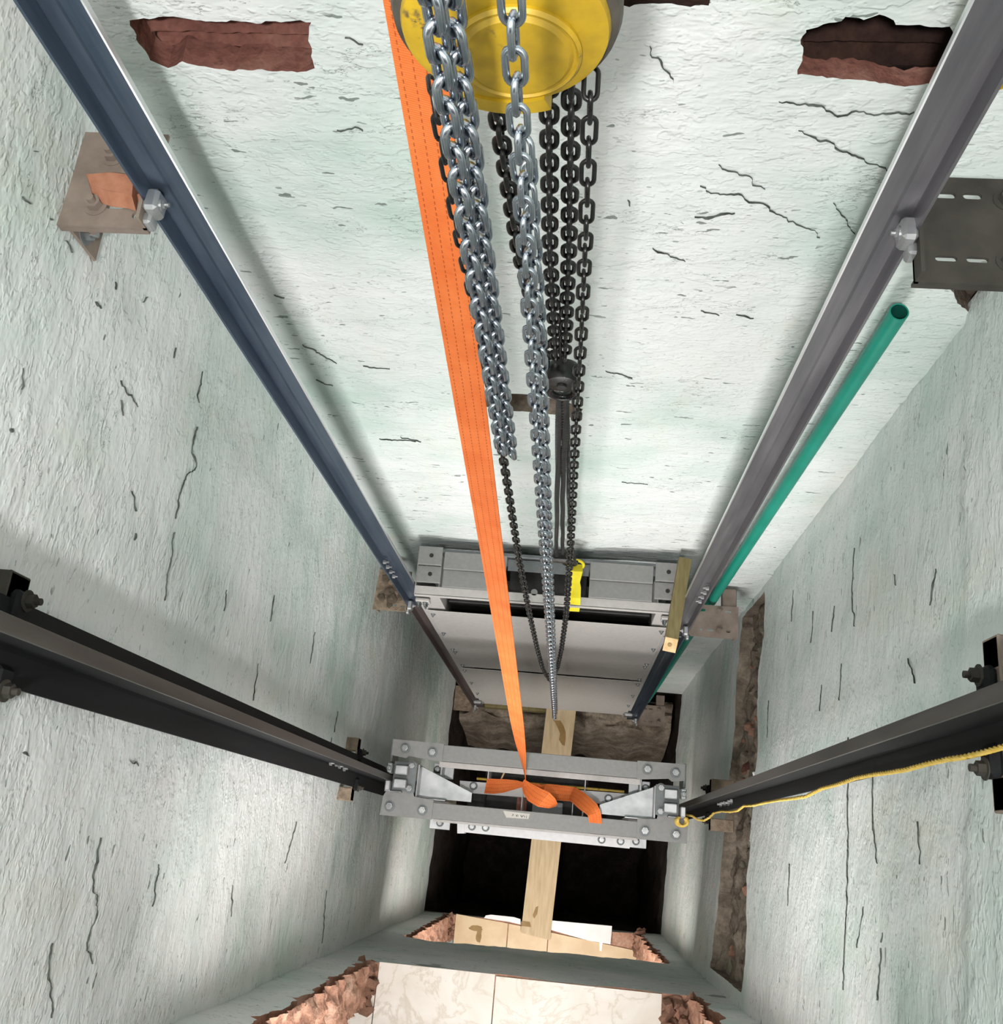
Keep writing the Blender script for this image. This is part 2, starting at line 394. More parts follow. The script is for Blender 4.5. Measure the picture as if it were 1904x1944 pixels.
def wall(name, u0, u1, v0, v1, fn, holes, step, seed, rims, steps=(), rim_mi=1, outline=None):
    """fn(u, v, d): d metres into the room. holes: list of outlines (u,v); rims: skirt depth of each hole"""
    pts = []; edges = []; rimidx = []
    ol = outline or [(u0,v0),(u1,v0),(u1,v1),(u0,v1)]
    ring = []
    for i in range(len(ol)):
        a = Vector(ol[i]); b = Vector(ol[(i+1) % len(ol)]); k = max(1, int((b-a).length/step))
        for j in range(k): ring.append(a + (b-a)*(j/k))
    def addring(r):
        s0 = len(pts); pts.extend(r); n = len(r)
        edges.extend([(s0+i, s0+(i+1) % n) for i in range(n)]); return list(range(s0, s0+n))
    addring(ring)
    for h in holes: rimidx.append(addring(h))
    nu = int((u1-u0)/step); nv = int((v1-v0)/step); hp = [[tuple(p) for p in h] for h in holes]
    boxes = [(min(p[0] for p in h)-.02, max(p[0] for p in h)+.02, min(p[1] for p in h)-.02, max(p[1] for p in h)+.02) for h in hp]
    olp = [tuple(p) for p in ol]
    for i in range(1, nu):
        for j in range(1, nv):
            p = (u0 + (u1-u0)*i/nu + random.uniform(-.25,.25)*step, v0 + (v1-v0)*j/nv + random.uniform(-.25,.25)*step)
            if any(b[0] < p[0] < b[1] and b[2] < p[1] < b[3] and inside(p, h) for b, h in zip(boxes, hp)): continue
            if outline and not inside(p, olp): continue
            pts.append(Vector(p))
    vs2, es, fs, ov, oe, of = delaunay_2d_cdt([Vector((p[0], p[1])) for p in pts], edges, [], 0, 1e-6)
    remap = {}
    for ni, orig in enumerate(ov):
        for o_ in orig: remap[o_] = ni
    keep = []
    for f in fs:
        c = sum((vs2[i] for i in f), Vector((0,0)))/len(f)
        if any(b[0] < c[0] < b[1] and b[2] < c[1] < b[3] and inside(c, h) for b, h in zip(boxes, hp)): continue
        if outline and not inside(c, olp): continue
        keep.append(list(f))
    def depth(p):
        d = relief(p[0], p[1], seed)
        for (fu, amt) in steps: d += fu(p[0], p[1])*amt
        return d
    mb = MB(); mb.add([fn(p[0], p[1], depth(p)) for p in vs2], keep, 0)
    for hi, (h, idx, dep) in enumerate(zip(holes, rimidx, rims)):
        base_i = len(mb.v); n = len(idx); a = []; b = []
        ctr = sum((Vector(p) for p in h), Vector((0,0)))/n
        for i in idx:
            p = vs2[remap[i]]; a.append(fn(p[0], p[1], depth(p)))
            q = p + (p - ctr)*.01
            w = noise.noise(Vector((p[0]*60, p[1]*60, seed)))*.3
            b.append(fn(q[0], q[1], -dep*(1 + w)))
        mb.add(a + b, [(i, (i+1) % n, n + (i+1) % n, n + i) for i in range(n)], rim_mi[hi] if isinstance(rim_mi, tuple) else rim_mi)
    o = mb.build(name, ['plaster', 'brick', 'earth', 'clay_shard', 'brick_shaded'], None, smooth=True, fixn=False)
    tag(o, None, None, None, 'structure')
    return o
def fnB(u, v, d): return Vector((u, YB - d, v))
def fnF(u, v, d): return Vector((u, YF + d, v))
def fnL(u, v, d): return Vector((XL(u) + d, u, v))
def fnR(u, v, d): return Vector((XR(u) - d, u, v))

def P2(fn2, pts): return [fn2(*p) for p in pts]
# holes knocked through the back wall plaster
def b2(px, py): p = atY(px, py, YB); return (p.x, p.z)
holeA = jag([b2(248,40), b2(310,30), b2(420,38), b2(590,42), b2(586,70), b2(598,128), b2(500,130), b2(400,127), b2(345,112), b2(320,124), b2(285,112), b2(262,80)], .008, .005, 1)
holeB = jag([b2(1530,48), b2(1585,35), b2(1605,25), b2(1640,35), b2(1668,25), b2(1700,45), b2(1800,50), b2(1818,80), b2(1800,162), b2(1700,158), b2(1600,146), b2(1510,136), b2(1522,110), b2(1518,80)], .008, .005, 2)
holeC = jag([b2(900,742), b2(960,748), b2(1020,752), b2(1090,766), b2(1108,775), b2(1100,796), b2(1040,786), b2(960,780), b2(905,772)], .008, .004, 3)
holeD = jag([b2(1150,-60), b2(1370,-60), b2(1345,5), b2(1310,12), b2(1275,4), b2(1215,2), b2(1195,9), b2(1170,4)], .008, .004, 4)
# dug pocket under the upper right bracket
pocket = jag([b2(1785,535), b2(1830,520), b2(1872,520), b2(1864,575), b2(1852,605), b2(1828,582), b2(1806,556)], .010, .007, 8)
wall_back = wall('wall_back', XL0 - .02, XR0 + .02, ZB + .02, ZTOP, fnB, [holeA, holeB, holeC, holeD, pocket], .035, 3.3, [.05,.035,.10,.12,.06], rim_mi=(1, 1, 2, 4, 2))
def l2(px, py): p = atSk(px, py, XL0, KL); return (p.y, p.z)
def r2(px, py): p = atSk(px, py, XR0, KR); return (p.y, p.z)
# ragged broken lower edge of the side walls at the old slab
def rag_outline(u0, u1, v0, v1, seed):
    ol = []; n = 60
    for i in range(n+1):
        u = u0 + (u1-u0)*i/n
        ol.append((u, v0 + noise.noise(Vector((u*7, seed, 1.)))*.05 + noise.noise(Vector((u*25, seed, 2.)))*.02))
    return ol + [(u1, v1), (u0, v1)]
wall_left = wall('wall_left', YF - .02, YB + .02, ZB - .06, ZTOP, fnL, [], .035, 8.1, [], outline=rag_outline(YF - .02, YB + .02, ZB + .02, ZTOP, 3.))
chase = jag([r2(1415,1112), r2(1450,1106), r2(1448,1200), r2(1438,1290), r2(1436,1400), r2(1428,1520), r2(1422,1640), r2(1420,1740), r2(1416,1830), r2(1407,1888), r2(1345,1884), r2(1352,1820), r2(1362,1740), r2(1368,1640), r2(1378,1520), r2(1390,1400), r2(1398,1290), r2(1408,1200)], .02, .012, 6)
chase = [Vector((min(YB - .03, max(YF + .06, p[0])), p[1])) for p in chase]
def band(u, v):   # plaster bands of slightly different thickness high on the wall
    return (1. if v > -1.97 else 0.)*.012 - (1. if v > -1.90 + .01*math.sin(u*5) else 0.)*.004
wall_right = wall('wall_right', YF - .02, YB + .02, ZB - .06, ZTOP, fnR, [chase], .035, 5.7, [.10], steps=[(band, 1.)], rim_mi=2, outline=rag_outline(YF - .02, YB + .02, ZB + .02, ZTOP, 5.))
# front wall with the door openings of the landings
opA = jag([(-.83, ZA+.0), (.60, ZA+.0), (.61, -2.35), (-.82, -2.35)], .03, .022, 11)
opB = jag([(-.84, ZB+.0), (.59, ZB+.0), (.60, -5.72), (-.83, -5.66)], .03, .02, 12)
opT = jag([(-.75, -1.1), (.55, -1.1), (.55, 1.1), (-.75, 1.1)], .05, .01, 13)
for op, z in ((opA, ZA), (opB, ZB)):
    for p in op:
        if p[1] < z + .04: p[1] = z + .002
wall_front = wall('wall_front', XL(YF) - .01, XR(YF) + .01, ZB - .02, ZTOP, fnF, [opA, opB, opT], .035, 6.4, [.16, .16, .16], rim_mi=3)
tag(wall_back, 'rough pale mint plaster back wall of the shaft', None); tag(wall_left, 'rough pale mint plaster wall on the left of the shaft')
tag(wall_right, 'rough pale mint plaster wall on the right with a long brown chase'); tag(wall_front, 'plaster wall with broken door openings to the landings')

# recess bottoms: rough sheets set back behind the holes
def rough_sheet(name, fn, u0, u1, v0, v1, dfun, mats, parent, nu, nv, lab=None, mf=None):
    vs = []; fs = []; mi = []
    for j in range(nv+1):
        for i in range(nu+1):
            u = u0 + (u1-u0)*i/nu; v = v0 + (v1-v0)*j/nv; vs.append(fn(u, v, -dfun(u, v)))
    for j in range(nv):
        for i in range(nu):
            a = j*(nu+1)+i; fs.append((a, a+1, a+nu+2, a+nu+1))
    mb = MB(); mb.add(vs, fs, 0); o = mb.build(name, mats, parent, smooth=True, fixn=False)
    if lab: o['label'] = lab
    return o
def ridge(h, base_d, amp, n):
    us = [p[0] for p in h]; vs = [p[1] for p in h]; v0, v1 = min(vs), max(vs)
    def d(u, v):
        t = (v - v0)/(v1 - v0); s = abs(math.sin(t*PI*n))
        return base_d + amp*s + noise.noise(Vector((u*16, v*40, 1.)))*.008 + noise.noise(Vector((u*70, v*80, 3.)))*.003
    return d, min(us) - .03, max(us) + .03, v0 - .03, v1 + .03
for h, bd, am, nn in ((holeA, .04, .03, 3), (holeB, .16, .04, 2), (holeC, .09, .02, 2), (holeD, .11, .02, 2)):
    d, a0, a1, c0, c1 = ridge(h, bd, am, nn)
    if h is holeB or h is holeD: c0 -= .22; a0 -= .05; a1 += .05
    rough_sheet('broken_brick', fnB, a0, a1, c0, c1, d, ['brick_shaded' if h is holeB or h is holeD else ('earth' if h is holeC else 'brick')], wall_back, 60, 26, 'broken red hollow brick showing through the plaster')
def dch(u, v): return .06 + noise.noise(Vector((u*5, v*5, 1.)))*.05 + noise.noise(Vector((u*16, v*16, 7.)))*.026 + noise.noise(Vector((u*45, v*45, 2.)))*.01
rough_sheet('rubble_fill', fnR, YF, YB - .005, -5.15, -4.15, dch, ['earth'], wall_right, 130, 80, 'brown earthy masonry inside the wall chase')
def dpk(u, v): return .05 + noise.noise(Vector((u*20, v*20, 5.)))*.02
us = [p[0] for p in pocket]; vs_ = [p[1] for p in pocket]
rough_sheet('pocket_fill', fnB, min(us)-.03, max(us)+.03, min(vs_)-.03, max(vs_)+.03, dpk, ['earth'], wall_back, 24, 24, 'dark dug-out pocket in the plaster')

# long cracks and gouges that stand out on the plaster, cut as thin dark slivers lying in the surface
simple_noisy('crack_dirt', (.05,.058,.052), (.13,.145,.13), 40, .95, 0, .1)
def crack(parent, to2, fn, seed, pts, w, extra=None):
    w = w*.36
    P = [Vector(to2(*p)) for p in pts]; path = []
    for i in range(len(P)-1):
        k = max(4, int((P[i+1]-P[i]).length/.006))
        for j in range(k): path.append(P[i].lerp(P[i+1], j/k))
    path.append(P[-1]); n = len(path); L = []; R = []
    for i, p in enumerate(path):
        t = (path[min(i+1,n-1)] - path[max(i-1,0)]).normalized(); nn = Vector((-t.y, t.x))
        e = math.sin(PI*min(1, max(0, i/(n-1))))**.5
        c = p + nn*(noise.noise(Vector((p.x*38, p.y*38, 3.)))*.010 + noise.noise(Vector((p.x*110, p.y*110, 6.)))*.005)
        ww = w*.5*e*max(.04, .35 + 2.6*noise.noise(Vector((p.x*47, p.y*47, 8.))))
        L.append(c + nn*ww); R.append(c - nn*ww)
    mb = MB(); vs = []
    for off in (.0035, -.02):
        for q_ in L + R: vs.append(fn(q_.x, q_.y, relief(q_.x, q_.y, seed) + (extra(q_.x, q_.y) if extra else 0) + off))
    m2 = 2*n; fs = []
    for i in range(n-1): fs.append((i, i+1, n+i+1, n+i)); fs.append((i, m2+i, m2+i+1, i+1)); fs.append((n+i, n+i+1, m2+n+i+1, m2+n+i))
    mb.add(vs, fs); return mb.build('crack', 'crack_dirt', parent)
for pts, w in (([(1230,85),(1248,105),(1262,125),(1278,152)], .006), ([(1478,190),(1520,192),(1560,205),(1590,215),(1625,205),(1660,214),(1735,212)], .006), ([(1515,245),(1560,262),(1600,285),(1640,300),(1690,322)], .005),
               ([(1320,408),(1345,415),(1375,403),(1395,405)], .012), ([(1330,350),(1360,370),(1400,370),(1450,390),(1500,420),(1560,450)], .004), ([(1365,310),(1420,335),(1450,360)], .003), ([(1580,385),(1600,410),(1625,445)], .005),
               ([(520,560),(540,565)], .016), ([(575,653),(640,690)], .006), ([(600,720),(632,732)], .006), ([(760,828),(800,835)], .006), ([(655,72),(690,80)], .003), ([(640,235),(690,240)], .003), ([(1330,590),(1365,600)], .006), ([(1190,380),(1200,390)], .006),
               ([(1180,915),(1230,918)], .004), ([(1150,700),(1200,712)], .004), ([(690,690),(740,700)], .003), ([(720,830),(790,835)], .003), ([(1240,470),(1300,500)], .004), ([(1400,595),(1430,605)], .005)):
    crack(wall_back, b2, fnB, 3.3, pts, w)
for pts, w in (([(385,705),(383,730),(376,750),(380,765)], .006), ([(375,810),(362,850),(372,885),(350,905),(338,930),(330,985)], .010), ([(228,722),(245,748),(262,772)], .010), ([(268,575),(278,563)], .016), ([(215,535),(218,548)], .012), ([(178,577),(188,585)], .010),
               ([(228,760),(230,790)], .008), ([(40,740),(46,700)], .006), ([(248,930),(254,970)], .007), ([(255,1012),(252,1026)], .012), ([(328,1010),(320,1060),(312,1140)], .006), ([(20,812),(18,820)], .014), ([(40,370),(55,385)], .010), ([(120,455),(135,478)], .008), ([(92,408),(96,412)], .010), ([(62,285),(66,292)], .014),
               ([(190,1590),(175,1660),(185,1730),(165,1790),(178,1830)], .010), ([(100,1790),(92,1850),(100,1930)], .010), ([(45,1432),(58,1434)], .018), ([(245,1440),(262,1452)], .010), ([(620,1440),(628,1400)], .008), ([(640,1350),(632,1390)], .006), ([(560,1560),(540,1640)], .006), ([(490,1260),(480,1330)], .005), ([(600,1200),(590,1260)], .006),
               ([(300,1640),(290,1720)], .006), ([(440,1680),(436,1740)], .012), ([(520,1130),(512,1180)], .006), ([(620,1690),(612,1790)], .010), ([(430,1120),(425,1160)], .004), ([(330,660),(326,680)], .008)):
    crack(wall_left, l2, fnL, 8.1, pts, w*.85)
for pts, w in (([(1612,1400),(1610,1560),(1608,1700),(1604,1880)], .006), ([(1622,1040),(1620,1120),(1624,1190)], .006), ([(1660,1460),(1655,1560),(1665,1640)], .006), ([(1770,1150),(1780,1080)], .006), ([(1700,1090),(1704,1110)], .010), ([(1585,1150),(1580,1200)], .008), ([(1540,1160),(1536,1220)], .006),
               ([(1505,1120),(1500,1180)], .006), ([(1560,1300),(1556,1350)], .006), ([(1675,1770),(1672,1790)], .016), ([(1500,1640),(1495,1720)], .006), ([(1668,1900),(1672,1800)], .005), ([(1730,1250),(1740,1300)], .006), ([(1600,1260),(1596,1330)], .005), ([(1740,1560),(1748,1640)], .005), ([(1640,1720),(1630,1800)], .005), ([(1460,1330),(1455,1400)], .006)):
    crack(wall_right, r2, fnR, 5.7, pts, w*.62, band)
# stones and broken bits stuck in the chase
def rock(seed, n=1, flat=(1,1,1)):
    bm = bmesh.new(); bmesh.ops.create_icosphere(bm, subdivisions=n, radius=1)
    for v in bm.verts:
        w = 1 + noise.noise(v.co*1.7 + Vector((seed*3.7, seed, 0)))*.55
        v.co = Vector((v.co.x*w*flat[0], v.co.y*w*flat[1], v.co.z*w*flat[2]))
    me = bpy.data.meshes.new('stone'); bm.to_mesh(me); bm.free(); return me
def put(me, name, mat, loc, rot, scale, parent, own=False):
    if own or not me.materials:
        if own: me = me.copy()
        me.materials.clear(); me.materials.append(MATS[mat])
    o = bpy.data.objects.new(name, me); COL.objects.link(o); o.parent = parent
    o.location = Vector(loc) - parent_loc(parent); o.rotation_euler = rot; o.scale = (scale,)*3 if isinstance(scale, (int, float)) else scale
    return o
def chase_pt(px, py, d): p = atSk(px, py, XR0, KR); return p + Vector((-d, 0, 0))
for i, (px, py, s, mat) in enumerate([(1408,1552,(.012,.05,.022),'marble_white'), (1432,1323,(.014,.025,.03),'marble_white'), (1408,1583,(.03,.03,.02),'clay_shard'),
        (1404,1595,(.01,.03,.012),'marble_white'), (1402,1690,(.02,.04,.03),'clay_shard'), (1400,1450,(.02,.05,.015),'brick'), (1425,1130,(.03,.03,.03),'mud'),
        (1412,1470,(.012,.02,.012),'marble_white'), (1395,1660,(.03,.035,.03),'earth'), (1418,1250,(.03,.05,.04),'earth')]):
    put(rock(i + 1, 2), 'stone', mat, chase_pt(px, py, -.055), (i*.7, i*1.1, i*.4), s, wall_right, True)
rs = random.Random(21); PEB = [rock(60 + i, 1) for i in range(5)]
for k_, me in enumerate(PEB): me.materials.append(MATS[('earth','mud','mortar_stone','clay_shard','earth')[k_]])
for i in range(46):
    y = rs.uniform(YF + .1, YB - .1); z = rs.uniform(-4.85, -4.30); sc_ = rs.uniform(.008, .026)
    o = put(PEB[rs.randrange(5)], 'stone', None, (XR(y) + dch(y, z) - .006, y, z), (rs.random()*3, rs.random()*3, rs.random()*3), sc_, wall_right)
# flat grey patch of old screed at the foot of the chase
sp = [atSk(px, py, XR0 + .05, KR) for px, py in ((1386,1818),(1396,1816),(1400,1850),(1396,1884),(1388,1886),(1366,1876),(1374,1855),(1380,1835))]
mb = MB(); mb.add(sp + [p + Vector((.06,0,0)) for p in sp], [tuple(range(8)), tuple(range(15,7,-1))] + [(i,(i+1)%8,8+(i+1)%8,8+i) for i in range(8)])
o = mb.build('screed_patch', 'mortar_stone', wall_right)

# ceiling, pit
mb = MB(); mb.box((-1.3, YF - .3, ZTOP), (1.2, YB + .2, ZTOP + .15)); o = mb.build('ceiling', 'slab_concrete'); tag(o, 'concrete slab closing the shaft above', kind='structure')
def pitfn(side):
    def f(u, v, d):
        w = noise.noise(Vector((u*3, v*3, side)))*.06 + noise.noise(Vector((u*12, v*12, side)))*.02
        if side == 0: return Vector((u, YB + .05 + w, v))
        if side == 1: return Vector((XL(u) - .02 + w, u, v))
        if side == 2: return Vector((XR(u) + .02 + w, u, v))
        return Vector((u, YF - .06 + w, v))
    return f
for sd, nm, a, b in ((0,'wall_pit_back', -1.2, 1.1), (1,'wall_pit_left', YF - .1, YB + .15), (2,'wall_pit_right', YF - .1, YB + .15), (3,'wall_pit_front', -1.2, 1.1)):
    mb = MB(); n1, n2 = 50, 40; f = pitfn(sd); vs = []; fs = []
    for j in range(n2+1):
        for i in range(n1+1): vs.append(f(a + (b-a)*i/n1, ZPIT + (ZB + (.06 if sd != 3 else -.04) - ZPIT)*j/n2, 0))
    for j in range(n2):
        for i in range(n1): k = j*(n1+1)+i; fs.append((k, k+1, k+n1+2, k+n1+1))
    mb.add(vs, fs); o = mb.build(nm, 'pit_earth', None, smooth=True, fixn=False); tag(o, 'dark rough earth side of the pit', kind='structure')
mb = MB(); vs = []; fs = []
for j in range(41):
    for i in range(41):
        x = -1.25 + 2.4*i/40; y = YF - .2 + 2.1*j/40
        vs.append((x, y, ZPIT + .1 + noise.noise(Vector((x*3, y*3, 1.)))*.08))
for j in range(40):
    for i in range(40): k = j*41+i; fs.append((k, k+1, k+42, k+41))
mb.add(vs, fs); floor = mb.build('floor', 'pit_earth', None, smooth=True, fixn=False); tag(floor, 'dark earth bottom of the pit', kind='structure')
# ledge of broken masonry and earth low against the back of the pit
mb = MB(); vs = []; fs = []
nx, ny = 70, 24
for j in range(ny+1):
    for i in range(nx+1):
        x = -.92 + 1.70*i/nx; t = j/ny
        prof = -7.92 - 1.1*max(0., t - .55)**1.2*2.2
        y = YB - .03 - .40*t
        z = prof + noise.noise(Vector((x*4, t*3, 2.)))*.10 + noise.noise(Vector((x*13, t*9, 4.)))*.045 + (.04 if x > .1 else 0)*max(0, 1 - t)
        vs.append((x, y + noise.noise(Vector((x*6, t*4, 8.)))*.05, z))
for j in range(ny):
    for i in range(nx): k = j*(nx+1)+i; fs.append((k, k+1, k+nx+2, k+nx+1))
mb.add(vs, fs); o = mb.build('rubble_ledge', 'earth', None, smooth=True, fixn=False); tag(o, 'brown rubble and earth ledge at the back of the dark pit', 'rubble', kind='stuff')
mb = MB(); mb.bbox((-.72, 1.0, -7.86), (-.16, 1.09, -7.74), .008); o = mb.build('timber_beam', 'wood_batten'); tag(o, 'short dark timber beam lying on the rubble below the counterweight frame', 'beam')

# ------------------------------------------------------------------ landings
def landing(name, z, lab):
    mb = MB(); mb.bbox((-1.35, -2.1, z - .18), (1.15, YF - .005, z - .012), .006)
    o = mb.build(name, 'slab_concrete'); tag(o, lab, kind='structure'); return o
landA = landing('floor_upper_landing', ZA, 'upper landing floor with cream tiles')
landB = landing('floor_lower_landing', ZB, 'lower landing floor with sand-coloured tiles')
landT = landing('floor_top_landing', -1.1, 'concrete floor of the top landing, behind the camera')
def tile(parent, pts, z, mat, th=.012, lab=None, zb=None):
    mb = MB(); lo = z - th
    n = len(pts); vs = [(x, y, lo) for x, y in pts] + [(x, y, z) for x, y in pts]
    mb.add(vs, [tuple(range(n-1,-1,-1)), tuple(range(n, 2*n))] + [(i,(i+1)%n,n+(i+1)%n,n+i) for i in range(n)])
    o = mb.build('tile', mat, parent)
    if lab: o['label'] = lab
    return o
def q(x0, x1, y0, y1): return [(x0,y0),(x1,y0),(x1,y1),(x0,y1)]
tile(landA, q(-.752, -.257, -1.10, -.528), ZA + .012, 'tile_cream'); tile(landA, q(-.252, .44, -1.10, -.535), ZA + .012, 'tile_cream')
tile(landA, [(-1.2,-.9),(-.757,-.9),(-.757,-.655),(-.90,-.645),(-.96,-.69),(-1.2,-.72)], ZA + .010, 'tile_cream')
tile(landA, q(-.752, -.157, -1.70, -1.105), ZA + .012, 'tile_cream'); tile(landA, q(-.152, .44, -1.70, -1.105), ZA + .012, 'tile_cream')
def bz(px, py): p = atZ(px, py, ZB); return (p.x, p.y)
def bpx(pts, zz=ZB + .01): return [(p.x, p.y) for p in (atZ(a, c, zz) for a, c in pts)]
ft = [(866,1735),(966,1753),(1040,1769),(1043,1770),(1116,1788),(1200,1803)]
def back(p): return (p[0], -1.0)
for a, c in (((866,1735),(964,1753)), ((966,1753.5),(1040,1769)), ((1042,1769.5),(1212,1806))):
    e = bpx([a, c]); tile(landB, [e[0], back(e[0]), back(e[1]), e[1]], ZB + .01, 'tile_sand')
tile(landB, bpx([(919,1743),(922,1738),(932,1736.5),(975,1741),(988,1745),(988,1755),(966,1750)], ZB + .03), ZB + .03, 'marble_white', .02, 'white stone offcut')
tile(landB, bpx([(1041,1747),(1162,1758),(1159,1793),(1118,1786),(1072,1773),(1041,1764)], ZB + .03), ZB + .03, 'marble_white', .02, 'white marble sill offcut')
o = tile(landB, bpx([(1138,1788),(1144,1789),(1142,1806),(1138,1805)], ZB + .013), ZB + .013, 'marble_white', .003); o.name = 'spill'
# wet stains on the sand tiles
for cx, cy, sx, sy in ((-.60,-.605,.05,.02), (-.575,-.65,.02,.05)):
    pts = [(cx + math.cos(t)*sx*(1 + .35*noise.noise(Vector((math.cos(t)*2, math.sin(t)*2, cx*9)))), cy + math.sin(t)*sy*(1 + .35*noise.noise(Vector((math.cos(t)*2, math.sin(t)*2, cy*7))))) for t in [i*2*PI/22 for i in range(22)]]
    o = tile(landB, pts, ZB + (.0112 if cx < -.59 else .0118), 'wood_stain', .0012); o.name = 'stain'

# broken hollow-brick shards at the jambs of both openings
def shard(seed):
    rnd = random.Random(seed); bm = bmesh.new()
    bx, by, bz_ = rnd.uniform(.6,1.2), rnd.uniform(.25,.5), rnd.uniform(.5,1.)
    for x in (-1,1):
        for y in (-1,1):
            for z in (-1,1): bm.verts.new((x*bx*rnd.uniform(.5,1.1), y*by*rnd.uniform(.5,1.2), z*bz_*rnd.uniform(.3,1.2)))
    for _ in range(3): bm.verts.new((rnd.uniform(-bx,bx)*1.2, rnd.uniform(-by,by), rnd.uniform(0,bz_)*1.5))
    bmesh.ops.convex_hull(bm, input=bm.verts)
    for v in [v for v in bm.verts if not v.link_faces]: bm.verts.remove(v)
    me = bpy.data.meshes.new('brick'); bm.to_mesh(me); bm.free(); me.materials.append(MATS['clay_shard']); return me
SH = [shard(i) for i in range(9)]
rnd = random.Random(5)
def heap(n, fxy, z, s0, s1, parent, zr=.06):
    for i in range(n):
        x, y = fxy(rnd.random(), rnd.random())
        put(SH[rnd.randrange(9)], 'brick', None, (x, y, z + rnd.uniform(-.01, zr)), (rnd.uniform(-.7,.7), rnd.uniform(-.7,.7), rnd.uniform(0,6.28)), rnd.uniform(s0, s1), parent)
heap(46, lambda a, b: (-.775 - .055*a, -.55 - .16*b), ZA, .018, .042, wall_front)
heap(16, lambda a, b: (-.765 - .05*a, -.55 - .10*b), ZA - .01, .012, .022, wall_front, .02)
heap(30, lambda a, b: (.46 + .15*a, -.545 - .17*b), ZA, .02, .045, wall_front)
heap(34, lambda a, b: (-.77 - .075*a, -.54 - .16*b), ZB, .018, .036, wall_front)
heap(30, lambda a, b: (.545 + .06*a, -.50 - .17*b), ZB, .018, .036, wall_front)
# jambs: strips of torn hollow brick standing in the reveal
def jamb(x, z0, z1, sgn):
    def fn(u, v, d): return Vector((x + sgn*d, u, v))
    def d(u, v): return .01 + noise.noise(Vector((u*9, v*9, x)))*.03 + noise.noise(Vector((u*30, v*34, x)))*.02
    rough_sheet('torn_brick', fn, YF - .17, YF - .005, z0, z1, d, ['clay_shard'], wall_front, 14, 120)
jamb(-.80, ZA, -2.4, -1); jamb(.57, ZA, -2.4, 1); jamb(-.81, ZB, -5.75, -1); jamb(.57, ZB, -5.75, 1)

# plank lying across the pit from the lower landing
pl = thing('wooden_plank', (-.12, .2, ZB + .013), 'long pale wooden plank bridging the dark pit from the lower landing', 'plank')
a0, a1, b0, b1 = Vector((-.273,-.60)), Vector((-.062,-.63)), Vector((-.205,1.10)), Vector((.022,1.10))
mb = MB(); z0, z1 = ZB + .024, ZB + .054
mb.add([(a0.x,a0.y,z0),(a1.x,a1.y,z0),(b1.x,b1.y,z0),(b0.x,b0.y,z0),(a0.x,a0.y,z1),(a1.x,a1.y,z1),(b1.x,b1.y,z1),(b0.x,b0.y,z1)],
       [(3,2,1,0),(4,5,6,7),(0,1,5,4),(1,2,6,5),(2,3,7,6),(3,0,4,7)])
mb.build('board', 'wood_plank', pl)
def stain(parent, pts, z, mat='wood_stain'):
    mb = MB(); n = len(pts); mb.add([(p.x,p.y,z) for p in pts] + [(p.x,p.y,z+.0012) for p in pts], [tuple(range(n-1,-1,-1)), tuple(range(n,2*n))] + [(i,(i+1)%n,n+(i+1)%n,n+i) for i in range(n)])
    return mb.build('stain', mat, parent)
def zpx(pts, z): return [atZ(a, b, z) for a, b in pts]
zp = ZB + .054
stain(pl, zpx([(1052,1368),(1064,1368),(1070,1378),(1074,1390),(1074,1402),(1072,1416),(1067,1414),(1061,1404),(1063,1392),(1058,1380)], zp), zp)
stain(pl, zpx([(1017,1722),(1022,1720),(1020,1735),(1014,1744),(1011,1738)], zp), zp)
stain(pl, zpx([(992,1748),(1006,1750),(1008,1760),(990,1758)], zp), zp)

# ------------------------------------------------------------------ guide rails
def rail(name, lab, x_base, sgn, yc, z0, z1, bw, bt, bl, tw, nk, mats, group):
    """T-section: base plate at x_base, blade pointing sgn in X; mats: body, tip"""
    t = thing(name, (x_base, yc, z0), lab, 'guide rail', group)
    def sec(poly): 
        mb = MB(); mb.prism(poly, lambda u, v, d: Vector((x_base + sgn*u, yc + v, d)), z0, z1); return mb
    sec([(0,-bw/2),(bt*.55,-bw/2),(bt,-bw*.12),(bt,bw*.12),(bt*.55,bw/2),(0,bw/2)]).build('base_flange', mats[0], t)
    sec([(bt*.9,-nk/2),(bt+bl*.42,-nk/2),(bt+bl*.52,-tw/2),(bt+bl,-tw/2),(bt+bl,tw/2),(bt+bl*.52,tw/2),(bt+bl*.42,nk/2),(bt*.9,nk/2)]).build('blade', mats[0], t)
    sec([(bt+bl,-tw/2),(bt+bl+.0025,-tw/2+.001),(bt+bl+.0025,tw/2-.001),(bt+bl,tw/2)]).build('running_face', mats[1], t)
    return t
GB = 'counterweight guide rails'
RLB = rail('guide_rail', 'blue-grey steel rail down the back wall, left of the hoist chains', -.777, 1, 1.0, -4.32, 1.6, .07, .009, .062, .012, .010, ('rail_steel','rail_edge'), GB)
rail('guide_rail', 'brownish lower length of rail left of the grey counterweight frame', -.777, 1, 1.0, -7.75, -4.325, .07, .009, .062, .012, .010, ('rail_brown','rail_steel'), GB)
RRB = rail('guide_rail', 'violet-grey steel rail down the back wall beside the green pipe', .49, -1, 1.0, -4.45, 1.6, .07, .009, .062, .012, .010, ('rail_warm','rail_edge'), GB)
rail('guide_rail', 'slate lower length of rail right of the grey counterweight frame', .49, -1, 1.0, -7.75, -4.455, .07, .009, .062, .012, .010, ('rail_steel','rail_steel'), GB)
GD = 'black car guide rails'
RLD = rail('guide_rail', 'heavy black oily rail on the left wall', -.905, 1, .229, -6.3, 1.5, .133, .012, .085, .028, .016, ('oily_steel','oily_tip'), GD)
RRD = rail('guide_rail', 'heavy black oily rail on the right wall with yellow rope beside it', .655, -1, .250, -6.3, 1.5, .090, .012, .075, .028, .016, ('oily_steel','oily_tip'), GD)
